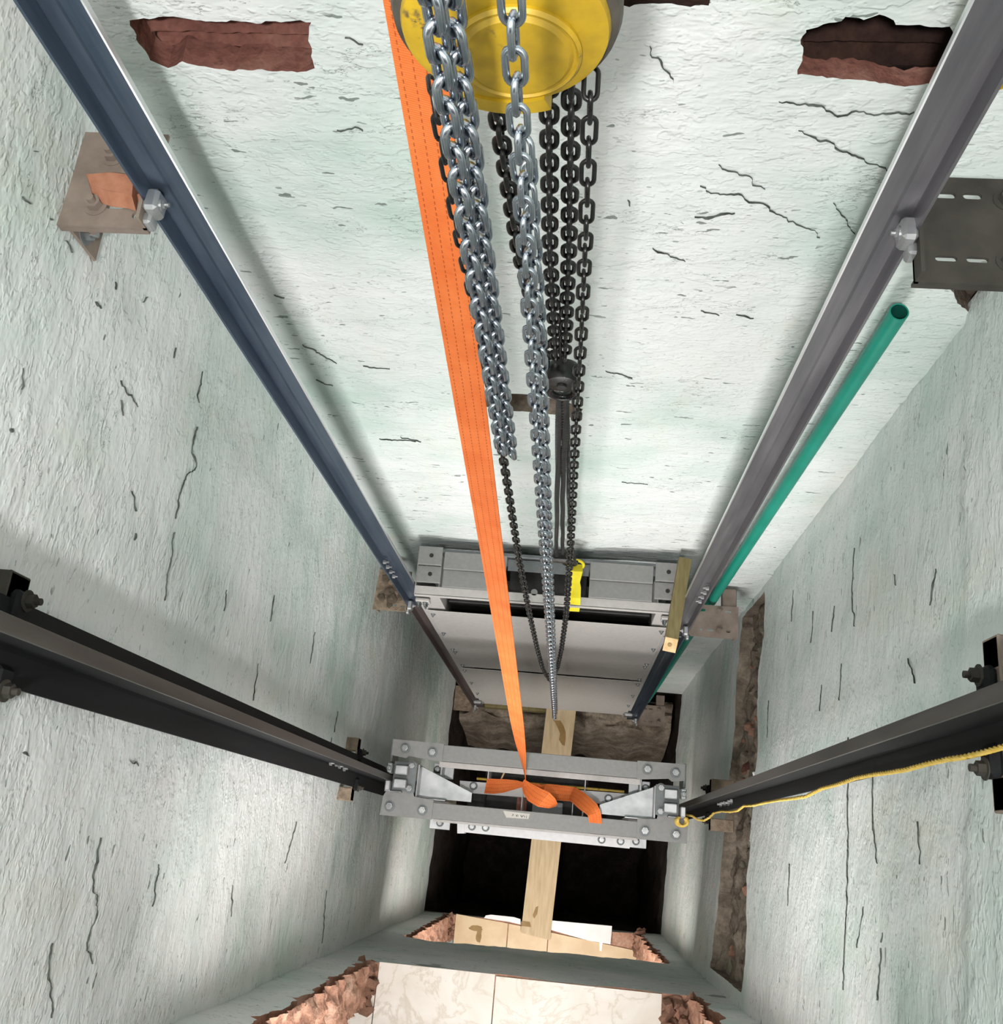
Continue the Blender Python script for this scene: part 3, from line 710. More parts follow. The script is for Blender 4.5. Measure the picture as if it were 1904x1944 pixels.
# fishplate bolts near the rail joints
for px, py in ((625,1447),(636,1449),(642,1453),(651,1458)):
    p = atX(px, py, -.892); hexbolt(RLD, p, (1,0,0), .012, .01, washer=False)
for px, py in ((1371,1527),(1378,1525),(1385,1524),(1391,1521)):
    p = atX(px, py, .642); hexbolt(RRD, p, (-1,0,0), .012, .01, washer=False)
for k in range(4):
    hexbolt(RLB, (-.767, .976, -3.55 - .07*k), (1,0,0), .009, .012, washer=False)
    hexbolt(RRB, (.480, .976, -3.6 - .07*k), (-1,0,0), .009, .012, washer=False)

# ------------------------------------------------------------------ rail brackets
def slot(parent, c, L, w, z, ang=0., mat='dark_plate'):
    mb = MB(); pts = []
    for i in range(13): t = -PI/2 + PI*i/12; pts.append((L/2 - w/2 + math.cos(t)*w/2, math.sin(t)*w/2))
    for i in range(13): t = PI/2 + PI*i/12; pts.append((-L/2 + w/2 + math.cos(t)*w/2, math.sin(t)*w/2))
    ca, sa = math.cos(ang), math.sin(ang)
    mb.prism(pts, lambda u, v, d: Vector((c[0] + u*ca - v*sa, c[1] + u*sa + v*ca, d)), z, z + .0012)
    return mb.build('slot', mat, parent)
def plate_with_slots(mb, x0, x1, y0, y1, z, th, holes):
    """flat plate with real through holes (rounded slots)"""
    pts = [Vector(p) for p in ((x0,y0),(x1,y0),(x1,y1),(x0,y1))]; edges = [(0,1),(1,2),(2,3),(3,0)]; hp = []
    for (cx, cy, L, w) in holes:
        pl_ = []
        for i in range(7): t = -PI/2 + PI*i/6; pl_.append(Vector((cx + L/2 - w/2 + math.cos(t)*w/2, cy + math.sin(t)*w/2)))
        for i in range(7): t = PI/2 + PI*i/6; pl_.append(Vector((cx - L/2 + w/2 + math.cos(t)*w/2, cy + math.sin(t)*w/2)))
        s0 = len(pts); n = len(pl_); pts += pl_; edges += [(s0+i, s0+(i+1) % n) for i in range(n)]; hp.append((s0, n, [tuple(p) for p in pl_]))
    vs2, es, fs, ov, oe, of = delaunay_2d_cdt(pts, edges, [], 0, 1e-7)
    keep = []
    for f in fs:
        c = sum((vs2[i] for i in f), Vector((0,0)))/len(f)
        if not any(inside(c, h[2]) for h in hp): keep.append(list(f))
    n0 = len(vs2)
    vs = [(p.x, p.y, z) for p in vs2] + [(p.x, p.y, z - th) for p in vs2]
    mb.add(vs, keep + [[i + n0 for i in reversed(f)] for f in keep])
    # rims
    bm_e = {}
    for f in keep:
        for i in range(len(f)):
            e = tuple(sorted((f[i], f[(i+1) % len(f)]))); bm_e[e] = bm_e.get(e, 0) + 1
    o_ = len(mb.v) - 2*n0
    for (i, j), c in bm_e.items():
        if c == 1: mb.f.append([o_+i, o_+j, o_+j+n0, o_+i+n0]); mb.mi.append(0)
def clip(parent, x, y, z, sgn):
    """bright rail clip holding the base flange"""
    mb = MB(); mb.bbox((min(x, x+sgn*.026), y - .022, z - .012), (max(x, x+sgn*.026), y + .020, z + .030), .006)
    mb.bbox((min(x - sgn*.004, x+sgn*.012), y - .038, z - .020), (max(x - sgn*.004, x+sgn*.012), y - .016, z + .012), .004)
    o = mb.build('rail_clip', 'galvanised', parent)
    hexbolt(parent, (x + sgn*.026, y, z + .008), (sgn,0,0), .008, .004, 'galvanised')
    return o
def big_bracket(name, lab, xw, xr, y0, y1, z, mat, sgn, holes, bolts, group):
    """shelf plate from the wall (xw) to the rail (xr), folded lips and a wall leg under it. sgn=+1: wall on the left"""
    t = thing(name, (xw, (y0+y1)/2, z), lab, 'bracket', group)
    x0, x1 = min(xw, xr), max(xw, xr)
    mb = MB(); plate_with_slots(mb, x0, x1, y0, y1, z, .006, holes); mb.build('shelf_plate', mat, t)
    mb = MB(); mb.box((x0, y0, z - .018), (x1, y0 + .006, z - .0065)); mb.build('front_lip', mat, t)
    xa = xr - sgn*.006
    mb = MB(); mb.box((min(xa, xr), y0, z - .0065), (max(xa, xr), y1 - .04, z + .030)); mb.build('rail_flange', mat, t)
    # wall leg
    xe = xw + sgn*.006
    mb = MB(); mb.bbox((min(xw, xe), y0 + .012, z - .13), (max(xw, xe), y1 - .012, z - .0075), .002); mb.build('wall_leg', mat, t)
    mb = MB(); mb.prism([(0,0),(.085,0),(0,-.085)], lambda u, v, d: Vector((xw + sgn*(.006 + u), d, z - .0075 + v)), y0 + .03, y0 + .036); mb.build('gusset', mat, t)
    hexbolt(t, (xe, y0 + .035, z - .075), (sgn,0,0), .014, .012)
    for (bx, by) in bolts: hexbolt(t, (bx, by, z), (0,0,1), .014, .012, mat)
    clip(t, xr, 1.0 - .03, z + .004, sgn)
    return t
GBk = 'brackets of the blue-grey rails'
brL1 = big_bracket('rail_bracket', 'dusty brown steel bracket with a brick fragment on it, high on the left', XL(1.03), -.777, .930, 1.125, -1.36, 'rust_bracket', 1,
    [(-.815, 1.055, .03, .011), (-.842, .972, .034, .011), (-.800, .955, .014, .014)], [(-.868, 1.075), (-.876, .972)], GBk)
brR1 = big_bracket('rail_bracket', 'dark steel bracket with two pale slots, beside the top of the green pipe', XR(1.0), .49, .890, 1.09, -1.36, 'dull_bracket', -1,
    [(.545, 1.055, .034, .012), (.588, 1.055, .030, .012), (.54, .935, .034, .010), (.588, .935, .034, .010), (.635, .965, .012, .012)], [(.640, 1.050), (.636, .935)], GBk)
brL2 = big_bracket('rail_bracket', 'mud-caked bracket beside the top corner of the grey counterweight frame, left', XL(1.03), -.777, .945, 1.13, -4.25, 'mud', 1,
    [(-.84, .968, .024, .010), (-.80, .965, .016, .010)], [(-.865, 1.07)], GBk)
brR2 = big_bracket('rail_bracket', 'brown bracket where the wooden batten and the green pipe pass, on the right', .712, .49, .955, 1.10, -4.35, 'rust_bracket', -1,
    [(.55, 1.075, .03, .012), (.548, .985, .014, .012), (.588, .985, .03, .012), (.668, 1.075, .03, .012), (.668, .985, .02, .012)], [(.625, 1.072), (.625, .985)], GBk)
mb = MB(); mb.bbox((.640, 1.095, -4.40), (.705, 1.185, -4.357), .004); mb.build('back_tab', 'rust_bracket', brR2)
brL3 = big_bracket('rail_bracket', 'earth-covered lowest bracket on the left, at the edge of the pit', XL(1.03), -.777, .94, 1.13, -7.62, 'mud', 1, [(-.84, .97, .024, .010)], [(-.865, 1.07)], GBk)
brR3 = big_bracket('rail_bracket', 'lowest slotted bracket on the right, at the edge of the pit', .70, .49, .945, 1.10, -7.62, 'rust_bracket', -1,
    [(.545, 1.07, .03, .012), (.59, 1.07, .03, .012), (.545, .975, .03, .012), (.59, .975, .03, .012)], [(.65, 1.068), (.65, .975)], GBk)
mb = MB(); mb.bbox((.630, 1.095, -7.67), (.695, 1.185, -7.627), .004); mb.build('back_tab', 'rust_bracket', brR3)
# mud lumps lying on the caked bracket
for i, (x, y, s) in enumerate([(-.87,1.03,.022), (-.83,1.05,.02), (-.85,.995,.024), (-.81,1.01,.018), (-.90,1.0,.018), (-.825,1.09,.018), (-.89,1.09,.02), (-.86,.965,.014)]):
    put(rock(i + 30, 2, (1,1,.5)), 'mud_lump', 'mud', (x, y, -4.243), (0,0,i), s, brL2, True)
# broken brick fragment and a smaller chip on the upper left bracket
def frag(name, pts, z0, z1, lab, cat):
    n = len(pts); c = sum((Vector((p[0],p[1],z0)) for p in pts), Vector((0,0,0)))/n
    mb = MB(); top = [(p[0], p[1], z1 + noise.noise(Vector((p[0]*60, p[1]*60, 1.)))*.003) for p in pts]
    bot = [(p[0] + (p[0]-c.x)*.03, p[1] - (.014 if p[1] < c.y else 0), z0) for p in pts]
    mb.add(bot + top, [tuple(range(n-1,-1,-1)), tuple(range(n,2*n))] + [(i,(i+1)%n,n+(i+1)%n,n+i) for i in range(n)])
    o = mb.build(name, 'clay_smooth'); tag(o, lab, cat); return o
zt = -1.3575
def bp(px, py): p = atZ(px, py, zt + .022); return (p.x, p.y)
frag('brick_fragment', [bp(163,330), bp(210,328), bp(254,333), bp(250,372), bp(235,367), bp(205,364), bp(172,352)], zt, zt + .022, 'broken terracotta brick fragment lying on the brown bracket', 'brick')
frag('brick_chip', [bp(256,362), bp(274,355), bp(289,353), bp(286,366), bp(270,375), bp(258,372)], zt, zt + .012, 'small terracotta chip beside the brick fragment on the bracket', 'brick')

def small_bracket(name, lab, x_wall, x_rail, yc, z, mat, sgn, half=.115, h=.06, group='brackets of the black rails'):
    t = thing(name, (x_wall, yc, z), lab, 'bracket', group)
    a, b = min(x_wall, x_rail), max(x_wall, x_rail)
    for s in (-1, 1):
        y0 = yc + s*half; y1 = yc + s*(half - .055)
        mb = MB(); mb.bbox((a, min(y0,y1), z - h), (b, max(y0,y1), z), .004); mb.build('bracket_arm', mat, t)
        mb = MB(); xr2 = x_rail + sgn*.02; yq = yc + s*.060
        mb.bbox((min(x_rail, xr2), yq - .026, z - h*.85), (max(x_rail, xr2), yq + .026, z - h*.1), .008); mb.build('rail_clamp', 'oily_steel', t)
        hexbolt(t, (xr2, yc + s*.072, z - h*.5), (sgn,0,0), .012, .012, 'dull_bracket')
    mb = MB(); mb.bbox((min(x_rail - sgn*.006, x_rail), yc - half, z - h), (max(x_rail - sgn*.006, x_rail), yc + half, z), .002); mb.build('cross_plate', mat, t)
    return t
small_bracket('rail_clamp_bracket', 'dark clamp bracket of the black left rail at the picture edge', XL(.225), -.905, .225, -1.44, 'dull_bracket', 1)
small_bracket('rail_clamp_bracket', 'muddy brown clamp bracket behind the black left rail, near the orange knot', XL(.225), -.905, .235, -4.18, 'mud', 1, .13)
small_bracket('rail_clamp_bracket', 'brown clamp bracket of the black right rail at the picture edge', XR(.225), .655, .245, -1.55, 'rust_bracket', -1, .135)
small_bracket('rail_clamp_bracket', 'small muddy clamp bracket behind the black right rail, beside the chase', XR(.225), .655, .250, -4.70, 'mud', -1, .115)

# ------------------------------------------------------------------ green conduit
pg = thing('conduit_pipe', (.60, 1.12, -7.5), 'green plastic pipe running down the back right corner', 'pipe')
PT, PBm = atY(1707, 592, 1.137), atY(1255, 1290, 1.137)
pa = PT; pbv = PT + (PBm - PT)*1.27
mb = MB(); ax = (pbv - pa).normalized(); n = 28; R1, R2 = .0205, .0175; qd = ax.to_track_quat('Z','Y'); vs = []
for (c, r) in ((pa, R2), (pa, R1), (pbv, R1), (pbv, R2)):
    for i in range(n): t = 2*PI*i/n; vs.append(c + qd @ Vector((math.cos(t)*r, math.sin(t)*r, 0)))
fs = []
for k in range(3):
    for i in range(n): j = (i+1) % n; fs.append((k*n+i, k*n+j, (k+1)*n+j, (k+1)*n+i))
mb.add(vs, fs); mb.build('pipe_wall', 'pipe_green', pg, smooth=True)
mb = MB(); vs = []
for (c, r) in ((pa + ax*.001, R2 - .0002), (pbv, R2 - .0002)):
    for i in range(n): t = 2*PI*i/n; vs.append(c + qd @ Vector((math.cos(t)*r, math.sin(t)*r, 0)))
mb.add(vs, [(i, (i+1) % n, n + (i+1) % n, n + i) for i in range(n)]); mb.build('pipe_bore', 'pipe_inside', pg, smooth=True)

# ------------------------------------------------------------------ counterweight frame
ZC = -3.9
cw = thing('counterweight_frame', (-.15, 1.0, -7.1), 'tall grey sheet-steel counterweight frame standing between the blue-grey rails', 'lift frame')
YC0 = .945                                            # front face plane
def cplate(name, x0, x1, y0, y1, z, lip, mat='grey_paint', th=.005):
    mb = MB(); mb.bbox((x0, y0, z - th), (x1, y1, z), .0015); mb.box((x0, y0, z - lip), (x1, y0 + th, z - th)); return mb.build(name, mat, cw)
# top: two rows of folded plates, with a hollow gap in the middle
for (xa, xb) in ((-.582, -.318), (.030, .290)):
    cplate('crosshead_plate', xa, xb, 1.058, 1.132, ZC + .012, .016)
    cplate('crosshead_plate', xa, xb, .984, 1.0575, ZC - .004, .02)
for (xa, xb) in ((-.692, -.590), (.298, .395)):
    for (ya, yb, dz) in ((1.070, 1.148, .018), (.998, 1.068, .0)):
        o = cplate('end_tab', xa, xb, ya, yb, ZC + dz, .016)
        mb = MB(); c = ((xa+xb)/2 + .005, (ya+yb)/2, ZC + dz); mb.cyl(c, (c[0], c[1], c[2] + .0015), .009, 18); mb.build('hole', 'dark_plate', o)
# long channels of the crosshead
mb = MB(); mb.bbox((-.70, 1.135, ZC - .16), (.40, 1.150, ZC - .012), .002); mb.build('rear_channel', 'slate_paint', cw)
mb = MB(); mb.bbox((-.315, 1.080, ZC - .035), (.026, 1.130, ZC - .03), .001); mb.build('middle_shelf', 'slate_paint', cw)
mb = MB(); mb.bbox((-.695, YC0, ZC - .022), (.395, .9835, ZC - .012), .001); mb.bbox((-.695, YC0 - .004, ZC - .030), (.395, YC0 + .004, ZC - .012), .001); mb.build('front_channel', 'grey_panel', cw)
for x in (-.195, -.13):
    mb = MB(); mb.cyl((x, .99, ZC - .03), (x, .99, ZC - .012), .014, 18); mb.build('stud', 'grey_paint', cw)
# dark block added inside the gap, its colour standing in for the shade there
mb = MB(); mb.bbox((-.31, 1.0, ZC - .26), (.02, 1.125, ZC - .13), .004); mb.build('gap_shade_block', 'dark_plate', cw)
# uprights
for (xa, xb) in ((-.70, -.595), (.312, .40)):
    mb = MB(); mb.bbox((xa, YC0 + .006, -7.08), (xb, YC0 + .012, ZC - .031), .001); mb.bbox((xa, YC0 + .012, -7.08), (xa + .006, 1.13, ZC - .03), .001); mb.bbox((xb - .006, YC0 + .012, -7.08), (xb, 1.13, ZC - .03), .001)
    mb.build('upright', 'grey_panel', cw)
# front sheets, the middle one set back
zs = [(-4.17, -5.10, 0.0), (-5.103, -5.62, .0095), (-5.623, -7.08, .0)]
for (za, zb_, back) in zs:
    y = YC0 - .008 + back
    mb = MB(); mb.bbox((-.672, y, zb_), (.378, y + .004, za), .0012)
    mb.build('front_sheet', 'grey_panel', cw)
    k = max(2, int((za - zb_)/.30))
    for i in range(k):
        zz = za - .06 - (za - zb_ - .12)*i/(k-1)
        for x in (-.655, .360): hexbolt(cw, (x, y, zz), (0,-1,0), .008, .006)
mb = MB(); mb.bbox((-.672, YC0, -7.12), (.378, 1.12, -7.085), .004); mb.build('bottom_beam', 'grey_panel', cw)
mb = MB(); mb.bbox((-.585, .985, -7.08), (.305, 1.10, -4.17), .004); mb.build('weight_stack', 'dark_plate', cw)
mb = MB(); mb.bbox((-.585, 1.03, -4.165), (.305, 1.034, ZC - .27), .001); mb.build('slot_shade_sheet', 'dark_plate', cw)  # dark sheet added behind the front slot so its inside looks shaded
for (x, s) in ((-.665, 1), (.365, -1)):      # guide shoes with small adjusting bolts
    mb = MB(); mb.bbox((x - .03, YC0 - .02, ZC - .11), (x + .03, YC0 - .004, ZC - .05), .004); mb.build('guide_shoe', 'grey_panel', cw)
    for dx in (-.015, .012):
        for dz in (-.065, -.092): hexbolt(cw, (x + dx, YC0 - .02, ZC + dz), (0,-1,0), .008, .010)
# bottom shoes
for x in (-.685, .385):
    mb = MB(); mb.bbox((x - .03, YC0 - .03, -7.02), (x + .03, YC0 - .009, -6.93), .006); mb.build('bottom_shoe', 'galvanised', cw)

# wooden batten wedged beside the frame
wb = thing('wooden_batten', (.39, 1.0, ZC + .03), 'olive wooden batten with nails wedged beside the right end of the grey frame', 'batten')
p0, p1 = atZ(1300, 1068, ZC + .06), atZ(1272, 1232, ZC + .06)
d = (p1 - p0).normalized(); q0 = p0 - d*.02; L = (p1 - q0).length
rot = d.to_track_quat('Y','Z').to_matrix().to_4x4()
mm0 = Matrix.Translation(q0) @ rot
mb = MB(); mb.prism([(0,0),(0,-.045),(L,-.045),(L - .045,0)], lambda u, v, d_: mm0 @ Vector((d_, u, v)), -.026, .026); mb.build('stick', 'wood_batten', wb)
mb = MB(); mb.prism([(L - .0452,.0004),(L + .0002,-.0448),(L + .003,-.0435),(L - .0435,.0018)], lambda u, v, d_: mm0 @ Vector((d_, u, v)), -.0258, .0258); mb.build('sawn_end', 'wood_end', wb)
mb = MB(); mm = Matrix.Translation(q0) @ rot; mb.cyl(mm @ Vector((.003, L - .024, -.023)), mm @ Vector((.003, L - .0195, -.0185)), .009, 14); mb.build('knot_hole', 'wood_stain', wb)
for (py_, ln) in ((.15, .06), (.06, .05), (L - .06, .06)):
    mb = MB(); a = mm @ Vector((-.026, py_, -.02)); mb.cyl(a + Vector((.01,0,0)), a + Vector((-ln, -.006, .012)), .003, 8); mb.build('nail', 'bolt_zinc', wb)

# ------------------------------------------------------------------ car frame (sling)
ZS = -4.52
sl = thing('car_frame', (-.15, .24, ZS - .6), 'grey bolted lift car frame between the black rails, tied with an orange strap', 'lift frame')
SX0, SX1 = -.815, .512
def channel(name, x0, x1, y0, y1, z, dep, lipside, mat='grey_paint', lipmat=None):
    mb = MB(); mb.bbox((x0, y0, z - .006), (x1, y1, z), .002)
    mb.bbox((x0, y0, z - dep), (x1, y0 + .006, z - .006), .001); mb.bbox((x0, y1 - .006, z - dep), (x1, y1, z - .006), .001)
    return mb.build(name, mat, sl)
# back and front channels of the crosshead
channel('crosshead_channel', -.62, .33, .326, .396, ZS, .10, 1)
channel('crosshead_channel', -.62, .33, .072, .140, ZS, .10, -1)
# bright returns along the lower front edges
mb = MB(); mb.bbox((-.60, .300, ZS - .060), (.32, .325, ZS - .054), .001); mb.build('return_flange', 'grey_panel', sl)
mb = MB(); mb.bbox((-.60, .060, ZS - .060), (.32, .071, ZS - .054), .001); mb.build('return_flange', 'grey_panel', sl)
# end plates on top of each channel end
def endp(poly, z, mat='grey_paint', name='end_plate', th=.007):
    mb = MB(); mb.prism(poly, lambda u, v, d_: Vector((u, v, d_)), z, z + th); return mb.build(name, mat, sl)
endp([(-.815,.330),(-.745,.322),(-.735,.333),(-.58,.318),(-.58,.400),(-.815,.402)], ZS + .001)
endp([(-.835,.066),(-.60,.066),(-.60,.150),(-.69,.158),(-.695,.176),(-.81,.186),(-.83,.15)], ZS + .001)
endp([(.30,.318),(.44,.333),(.455,.322),(.512,.330),(.512,.402),(.30,.400)], ZS + .001)
endp([(.31,.066),(.530,.066),(.530,.150),(.50,.186),(.40,.176),(.395,.158),(.31,.150)], ZS + .001)
# dark side cheeks under the plates
for x in (-.822, .506):
    mb = MB(); mb.bbox((x, .30, ZS - .16), (x + .012, .405, ZS), .002); mb.build('side_cheek', 'slate_paint', sl)
    mb = MB(); mb.bbox((x, .07, ZS - .16), (x + .012, .16, ZS - .01), .002); mb.build('side_cheek', 'slate_paint', sl)
for (x, y) in ((-.755,.366), (-.628,.358), (-.795,.107), (-.645,.103), (.345,.366), (.470,.362), (.345,.103), (.480,.100)):
    hexbolt(sl, (x, y, ZS + .008), (0,0,1), .016, .012)
# guide shoe assemblies on the rails
def shoe(x, sgn):
    mb = MB()
    mb.bbox((min(x, x+sgn*.105), .175, ZS + .004), (max(x, x+sgn*.105), .305, ZS + .014), .002); o = mb.build('shoe_plate', 'slate_paint', sl)
    for y0 in (.186, .246):
        mb = MB(); mb.bbox((min(x+sgn*.012, x+sgn*.072), y0, ZS + .015), (max(x+sgn*.012, x+sgn*.072), y0 + .040, ZS + .060), .004); mb.build('shoe_block', 'galvanised', o)
    for y0 in (.172, .248):
        mb = MB(); mb.bbox((min(x-sgn*.026, x-sgn*.002), y0, ZS + .006), (max(x-sgn*.026, x-sgn*.002), y0 + .045, ZS + .055), .004); mb.build('shoe_cheek', 'galvanised', o)
    mb = MB(); mb.bbox((min(x-sgn*.03, x+sgn*.05), .168, ZS + .004), (max(x-sgn*.03, x+sgn*.05), .1745, ZS + .03), .002); mb.build('shoe_rim', 'bolt_zinc', o)
    for (dx, y) in ((.082,.190), (.082,.290)): hexbolt(o, (x + sgn*dx, y, ZS + .014), (0,0,1), .014, .014)
    hexbolt(o, (x - sgn*.014, .27, ZS + .055), (0,0,1), .009, .008)
shoe(-.795, 1); shoe(.490, -1)
# bright triangular uprights (stiles) going down
def stile(x0, x1, sgn):
    mb = MB(); mb.bbox((x0, .150, -6.2), (x1, .156, ZS - .012), .001); mb.build('upright', 'galvanised', sl)
    poly = [(x0, .30), (x0, .16), (x1 + sgn*.11, .16), (x1 + sgn*.11, .20)] if sgn > 0 else [(x1, .30), (x1, .16), (x0 - .11, .16), (x0 - .11, .20)]
    mb = MB(); mb.prism(poly, lambda u, v, d_: Vector((u, v, d_)), ZS - .10, ZS - .094); mb.build('gusset_plate', 'galvanised', sl)
    xx = x0 if sgn > 0 else x1
    mb = MB(); mb.bbox((min(xx, xx+sgn*.008), .16, -6.2), (max(xx, xx+sgn*.008), .30, ZS - .02), .001); mb.build('web_plate', 'galvanised', sl)
stile(-.69, -.55, 1); stile(.255, .39, -1)
# second, lower pair of white cross members
ZL = ZS - .22
def zb(px, py, z): return atZ(px, py, z)
def member(name, tl, tr, br, bl, z, dep, mat):
    pts = [zb(*p, z) for p in (tl, tr, br, bl)]; mb = MB()
    mb.prism([(p.x, p.y) for p in pts], lambda u, v, d_: Vector((u, v, d_)), z - dep, z); return mb.build(name, mat, sl)
member('lower_cross_member', (873,1482), (1204,1508), (1202,1530), (873,1504), ZL, .05, 'white_paint')
ZF = ZS - .13
member('lower_front_member', (867,1557), (1199,1589), (1195,1611), (871,1579), ZF, .05, 'white_paint')
member('lower_front_member', (868,1556), (880,1558), (882,1582), (868,1582), ZF + .006, .07, 'white_paint')
for px, py in ((899,1492), (1155,1516), (1184,1519)): hexbolt(sl, zb(px, py, ZL), (0,0,1), .013, .012)
for px, py in ((896,1569), (922,1571), (1142,1594), (1178,1597)): hexbolt(sl, zb(px, py, ZF), (0,0,1), .012, .012)
for (x0, x1, y0, y1) in ((886, 922, 1509, 1531), (1152, 1194, 1533, 1556)):
    zr = ZL - .02; a = zb(x0, y1, zr); c = zb(x1, y0, zr)
    mb = MB(); mb.bbox((a.x, a.y, zr - .06), (c.x, c.y, zr), .006)
    for k in range(4): xx = a.x + (c.x-a.x)*(k+.5)/4; mb.cyl((xx, c.y, zr - .06), (xx, c.y, zr + .002), .012, 12)
    mb.build('rubber_buffer', 'rubber', sl)
# brackets at the rear of the lower member
for (x, s) in ((-.60, 1), (.33, -1)):
    mb = MB(); mb.bbox((x - .05, .26, ZL - .03), (x + .05, .33, ZL - .024), .002); mb.bbox((x - .006, .255, ZL - .05), (x + .006, .34, ZL + .06), .002); mb.build('rear_bracket', 'galvanised', sl)
    hexbolt(sl, (x - s*.03, .30, ZL - .024), (0,0,1), .012, .012)
    mb = MB(); mb.bbox((x - .05, .03, ZL - .10), (x + .05, .09, ZL - .094), .002); mb.build('front_bracket', 'galvanised', sl)
    hexbolt(sl, (x, .06, ZL - .094), (0,0,1), .012, .012)
# dark transom box in the middle, its thin side flanges painted white as lit edges
zt_ = ZS - .34; a = zb(915, 1545, zt_); c = zb(1120, 1440, zt_)
mb = MB(); mb.bbox((a.x, a.y, zt_ - .01), (c.x, c.y, zt_), .002); mb.build('transom_plate', 'dark_plate', sl)
for (px, y0, y1) in ((926, 1478, 1448), (989, 1540, 1511), (1086, 1548, 1524), (1106, 1549, 1532), (1110, 1508, 1462)):
    p = zb(px, y0, ZS - .12); r_ = zb(px, y1, ZS - .12)
    mb = MB(); mb.bbox((p.x - .002, p.y, ZS - .33), (p.x + .002, r_.y, ZS - .12), .0008); mb.build('flange_plate', 'white_paint', sl)
a = zb(905, 1478, ZL); c = zb(1185, 1503, ZL); mb = MB(); mb.cyl(a, c, .0055, 10); mb.build('operating_rod', 'hoist_yellow', sl)
a = zb(1009, 1548, ZS - .3); c = zb(1069, 1524, ZS - .3); mb = MB(); mb.bbox((a.x, a.y, ZS - .325), (c.x, c.y, ZS - .3), .003); mb.build('gear_box_cover', 'slate_paint', sl)
a = zb(979, 1541, ZS - .3); c = zb(1001, 1512, ZS - .3); mb = MB(); mb.bbox((a.x, a.y, ZS - .325), (c.x, c.y, ZS - .3), .003); mb.build('red_tab', 'brick', sl)
mb = MB(); mb.tube([zb(951, 1480, ZL + .01), zb(956, 1469, ZL + .03), zb(962, 1458, ZL + .04)], .004, 8); mb.build('thin_cable', 'wood_end', sl)
# printed sticker on the front channel
st = [atZ(955, 1539, ZS + .0005), atZ(1006, 1545, ZS + .0005), atZ(1003, 1555, ZS + .0005), atZ(961, 1552, ZS + .0005)]
mb = MB(); mb.prism([(p.x, p.y) for p in st], lambda u, v, d_: Vector((u, v, d_)), ZS + .0003, ZS + .0013); sk = mb.build('sticker', 'sticker', sl)
mb = MB(); rr = random.Random(3)
for i, (px, py) in enumerate(((973,1547.5),(980.5,1548.5),(983.5,1549),(989.5,1549.5),(992,1549.5),(996,1550.5),(999.5,1551))):
    p = atZ(px, py, ZS + .0014); mb.cbox(p, (.0028 if i % 2 else .0018, .011 - .004*(i % 3)/2, .0006), 0, Matrix.Rotation((-.5, .5, -.35, .6, -.3, .2, .1)[i], 4, 'Z'))
    if i in (0, 1, 4): mb.cbox(p + Vector((.003, .002, 0)), (.0016, .009, .0006), 0, Matrix.Rotation((.6, -.6, 0, 0, -.7)[i], 4, 'Z'))
mb.build('printed_marks', 'ink', sk)

# ------------------------------------------------------------------ webbing
def ribbon(name, rows, mat, parent=None, th=.0025, v0=0.):
    """rows: list of (centre, half-width vector); double-sided thin band with UVs"""
    n = len(rows); vs = []; fs = []; K = 4
    L = [v0]
    for i in range(1, n): L.append(L[-1] + (Vector(rows[i][0]) - Vector(rows[i-1][0])).length)
    cs = [Vector(r[0]) for r in rows]; hs = [Vector(r[1]) for r in rows]
    for side in (0, 1):
        for i in range(n):
            t = (cs[min(i+1,n-1)] - cs[max(i-1,0)]).normalized(); nn = t.cross(hs[i].normalized()).normalized()*th*(.5 if side else -.5)
            for k in range(K+1): vs.append(cs[i] + hs[i]*(2*k/K - 1) + nn)
    S = n*(K+1)
    for i in range(n-1):
        for k in range(K):
            a = i*(K+1)+k; fs.append((a, a+1, a+K+2, a+K+1)); fs.append((S+a, S+a+K+1, S+a+K+2, S+a+1))
        for k in (0, K):
            a = i*(K+1)+k; fs.append((a, a+K+1, S+a+K+1, S+a))
    for i in (0, n-1):
        for k in range(K): a = i*(K+1)+k; fs.append((a, a+1, S+a+1, S+a))
    mb = MB(); mb.add(vs, fs); o = mb.build(name, mat, parent, smooth=True)
    me = o.data; uvl = me.uv_layers.new(name='UVMap')
    for lp in me.loops:
        vi = lp.vertex_index % S; uvl.data[lp.index].uv = ((vi % (K+1))/K, L[vi // (K+1)])
    return o
os_ = thing('orange_strap', (-.205, .27, ZS), 'long orange webbing strap hanging from above and knotted round the car frame', 'strap')
# hanging length: full width facing the camera above, twisting edge-on near the knot
A = atY(700, -60, .745); Aw = .030
B_ = atZ(997, 1478, ZS - .02)
tp = atY(853, 500, .80)
A = B_ + (tp - B_)*((.3 - B_.z)/(tp.z - B_.z))
rows = []; NR = 90
for i in range(NR+1):
    t = i/NR; c = A.lerp(B_, t)
    ang = .25 + .35*max(0, (t - .15))*.6 + max(0., (t - .80)/.20)**1.5*.95
    w = (.0362 - .0090*t)*(1 - .45*max(0, (t - .9)/.1))
    rows.append((c, Vector((math.cos(ang), -math.sin(ang), 0))*w))
ribbon('hanging_band', rows, 'webbing_orange', os_)
# band wrapped along the cross member
zw = ZS - .20
def zp_(px, py, z): return atZ(px, py, z)
rows = []
for (px, py, hw) in ((922,1492,.034), (940,1493,.034), (960,1492,.030), (980,1490,.020), (994,1490,.010)):
    c = zp_(px, py, zw); rows.append((c, Vector((.004, hw, .004))))
ribbon('wrap_band', rows, 'webbing_orange', os_)
rows = []
for (px, py, hw) in ((1002,1495,.010), (1020,1500,.024), (1045,1503,.034), (1070,1506,.034), (1095,1508,.030)):
    rows.append((zp_(px, py, zw - .01), Vector((-.004, hw, .006))))
ribbon('wrap_band', rows, 'webbing_orange', os_)
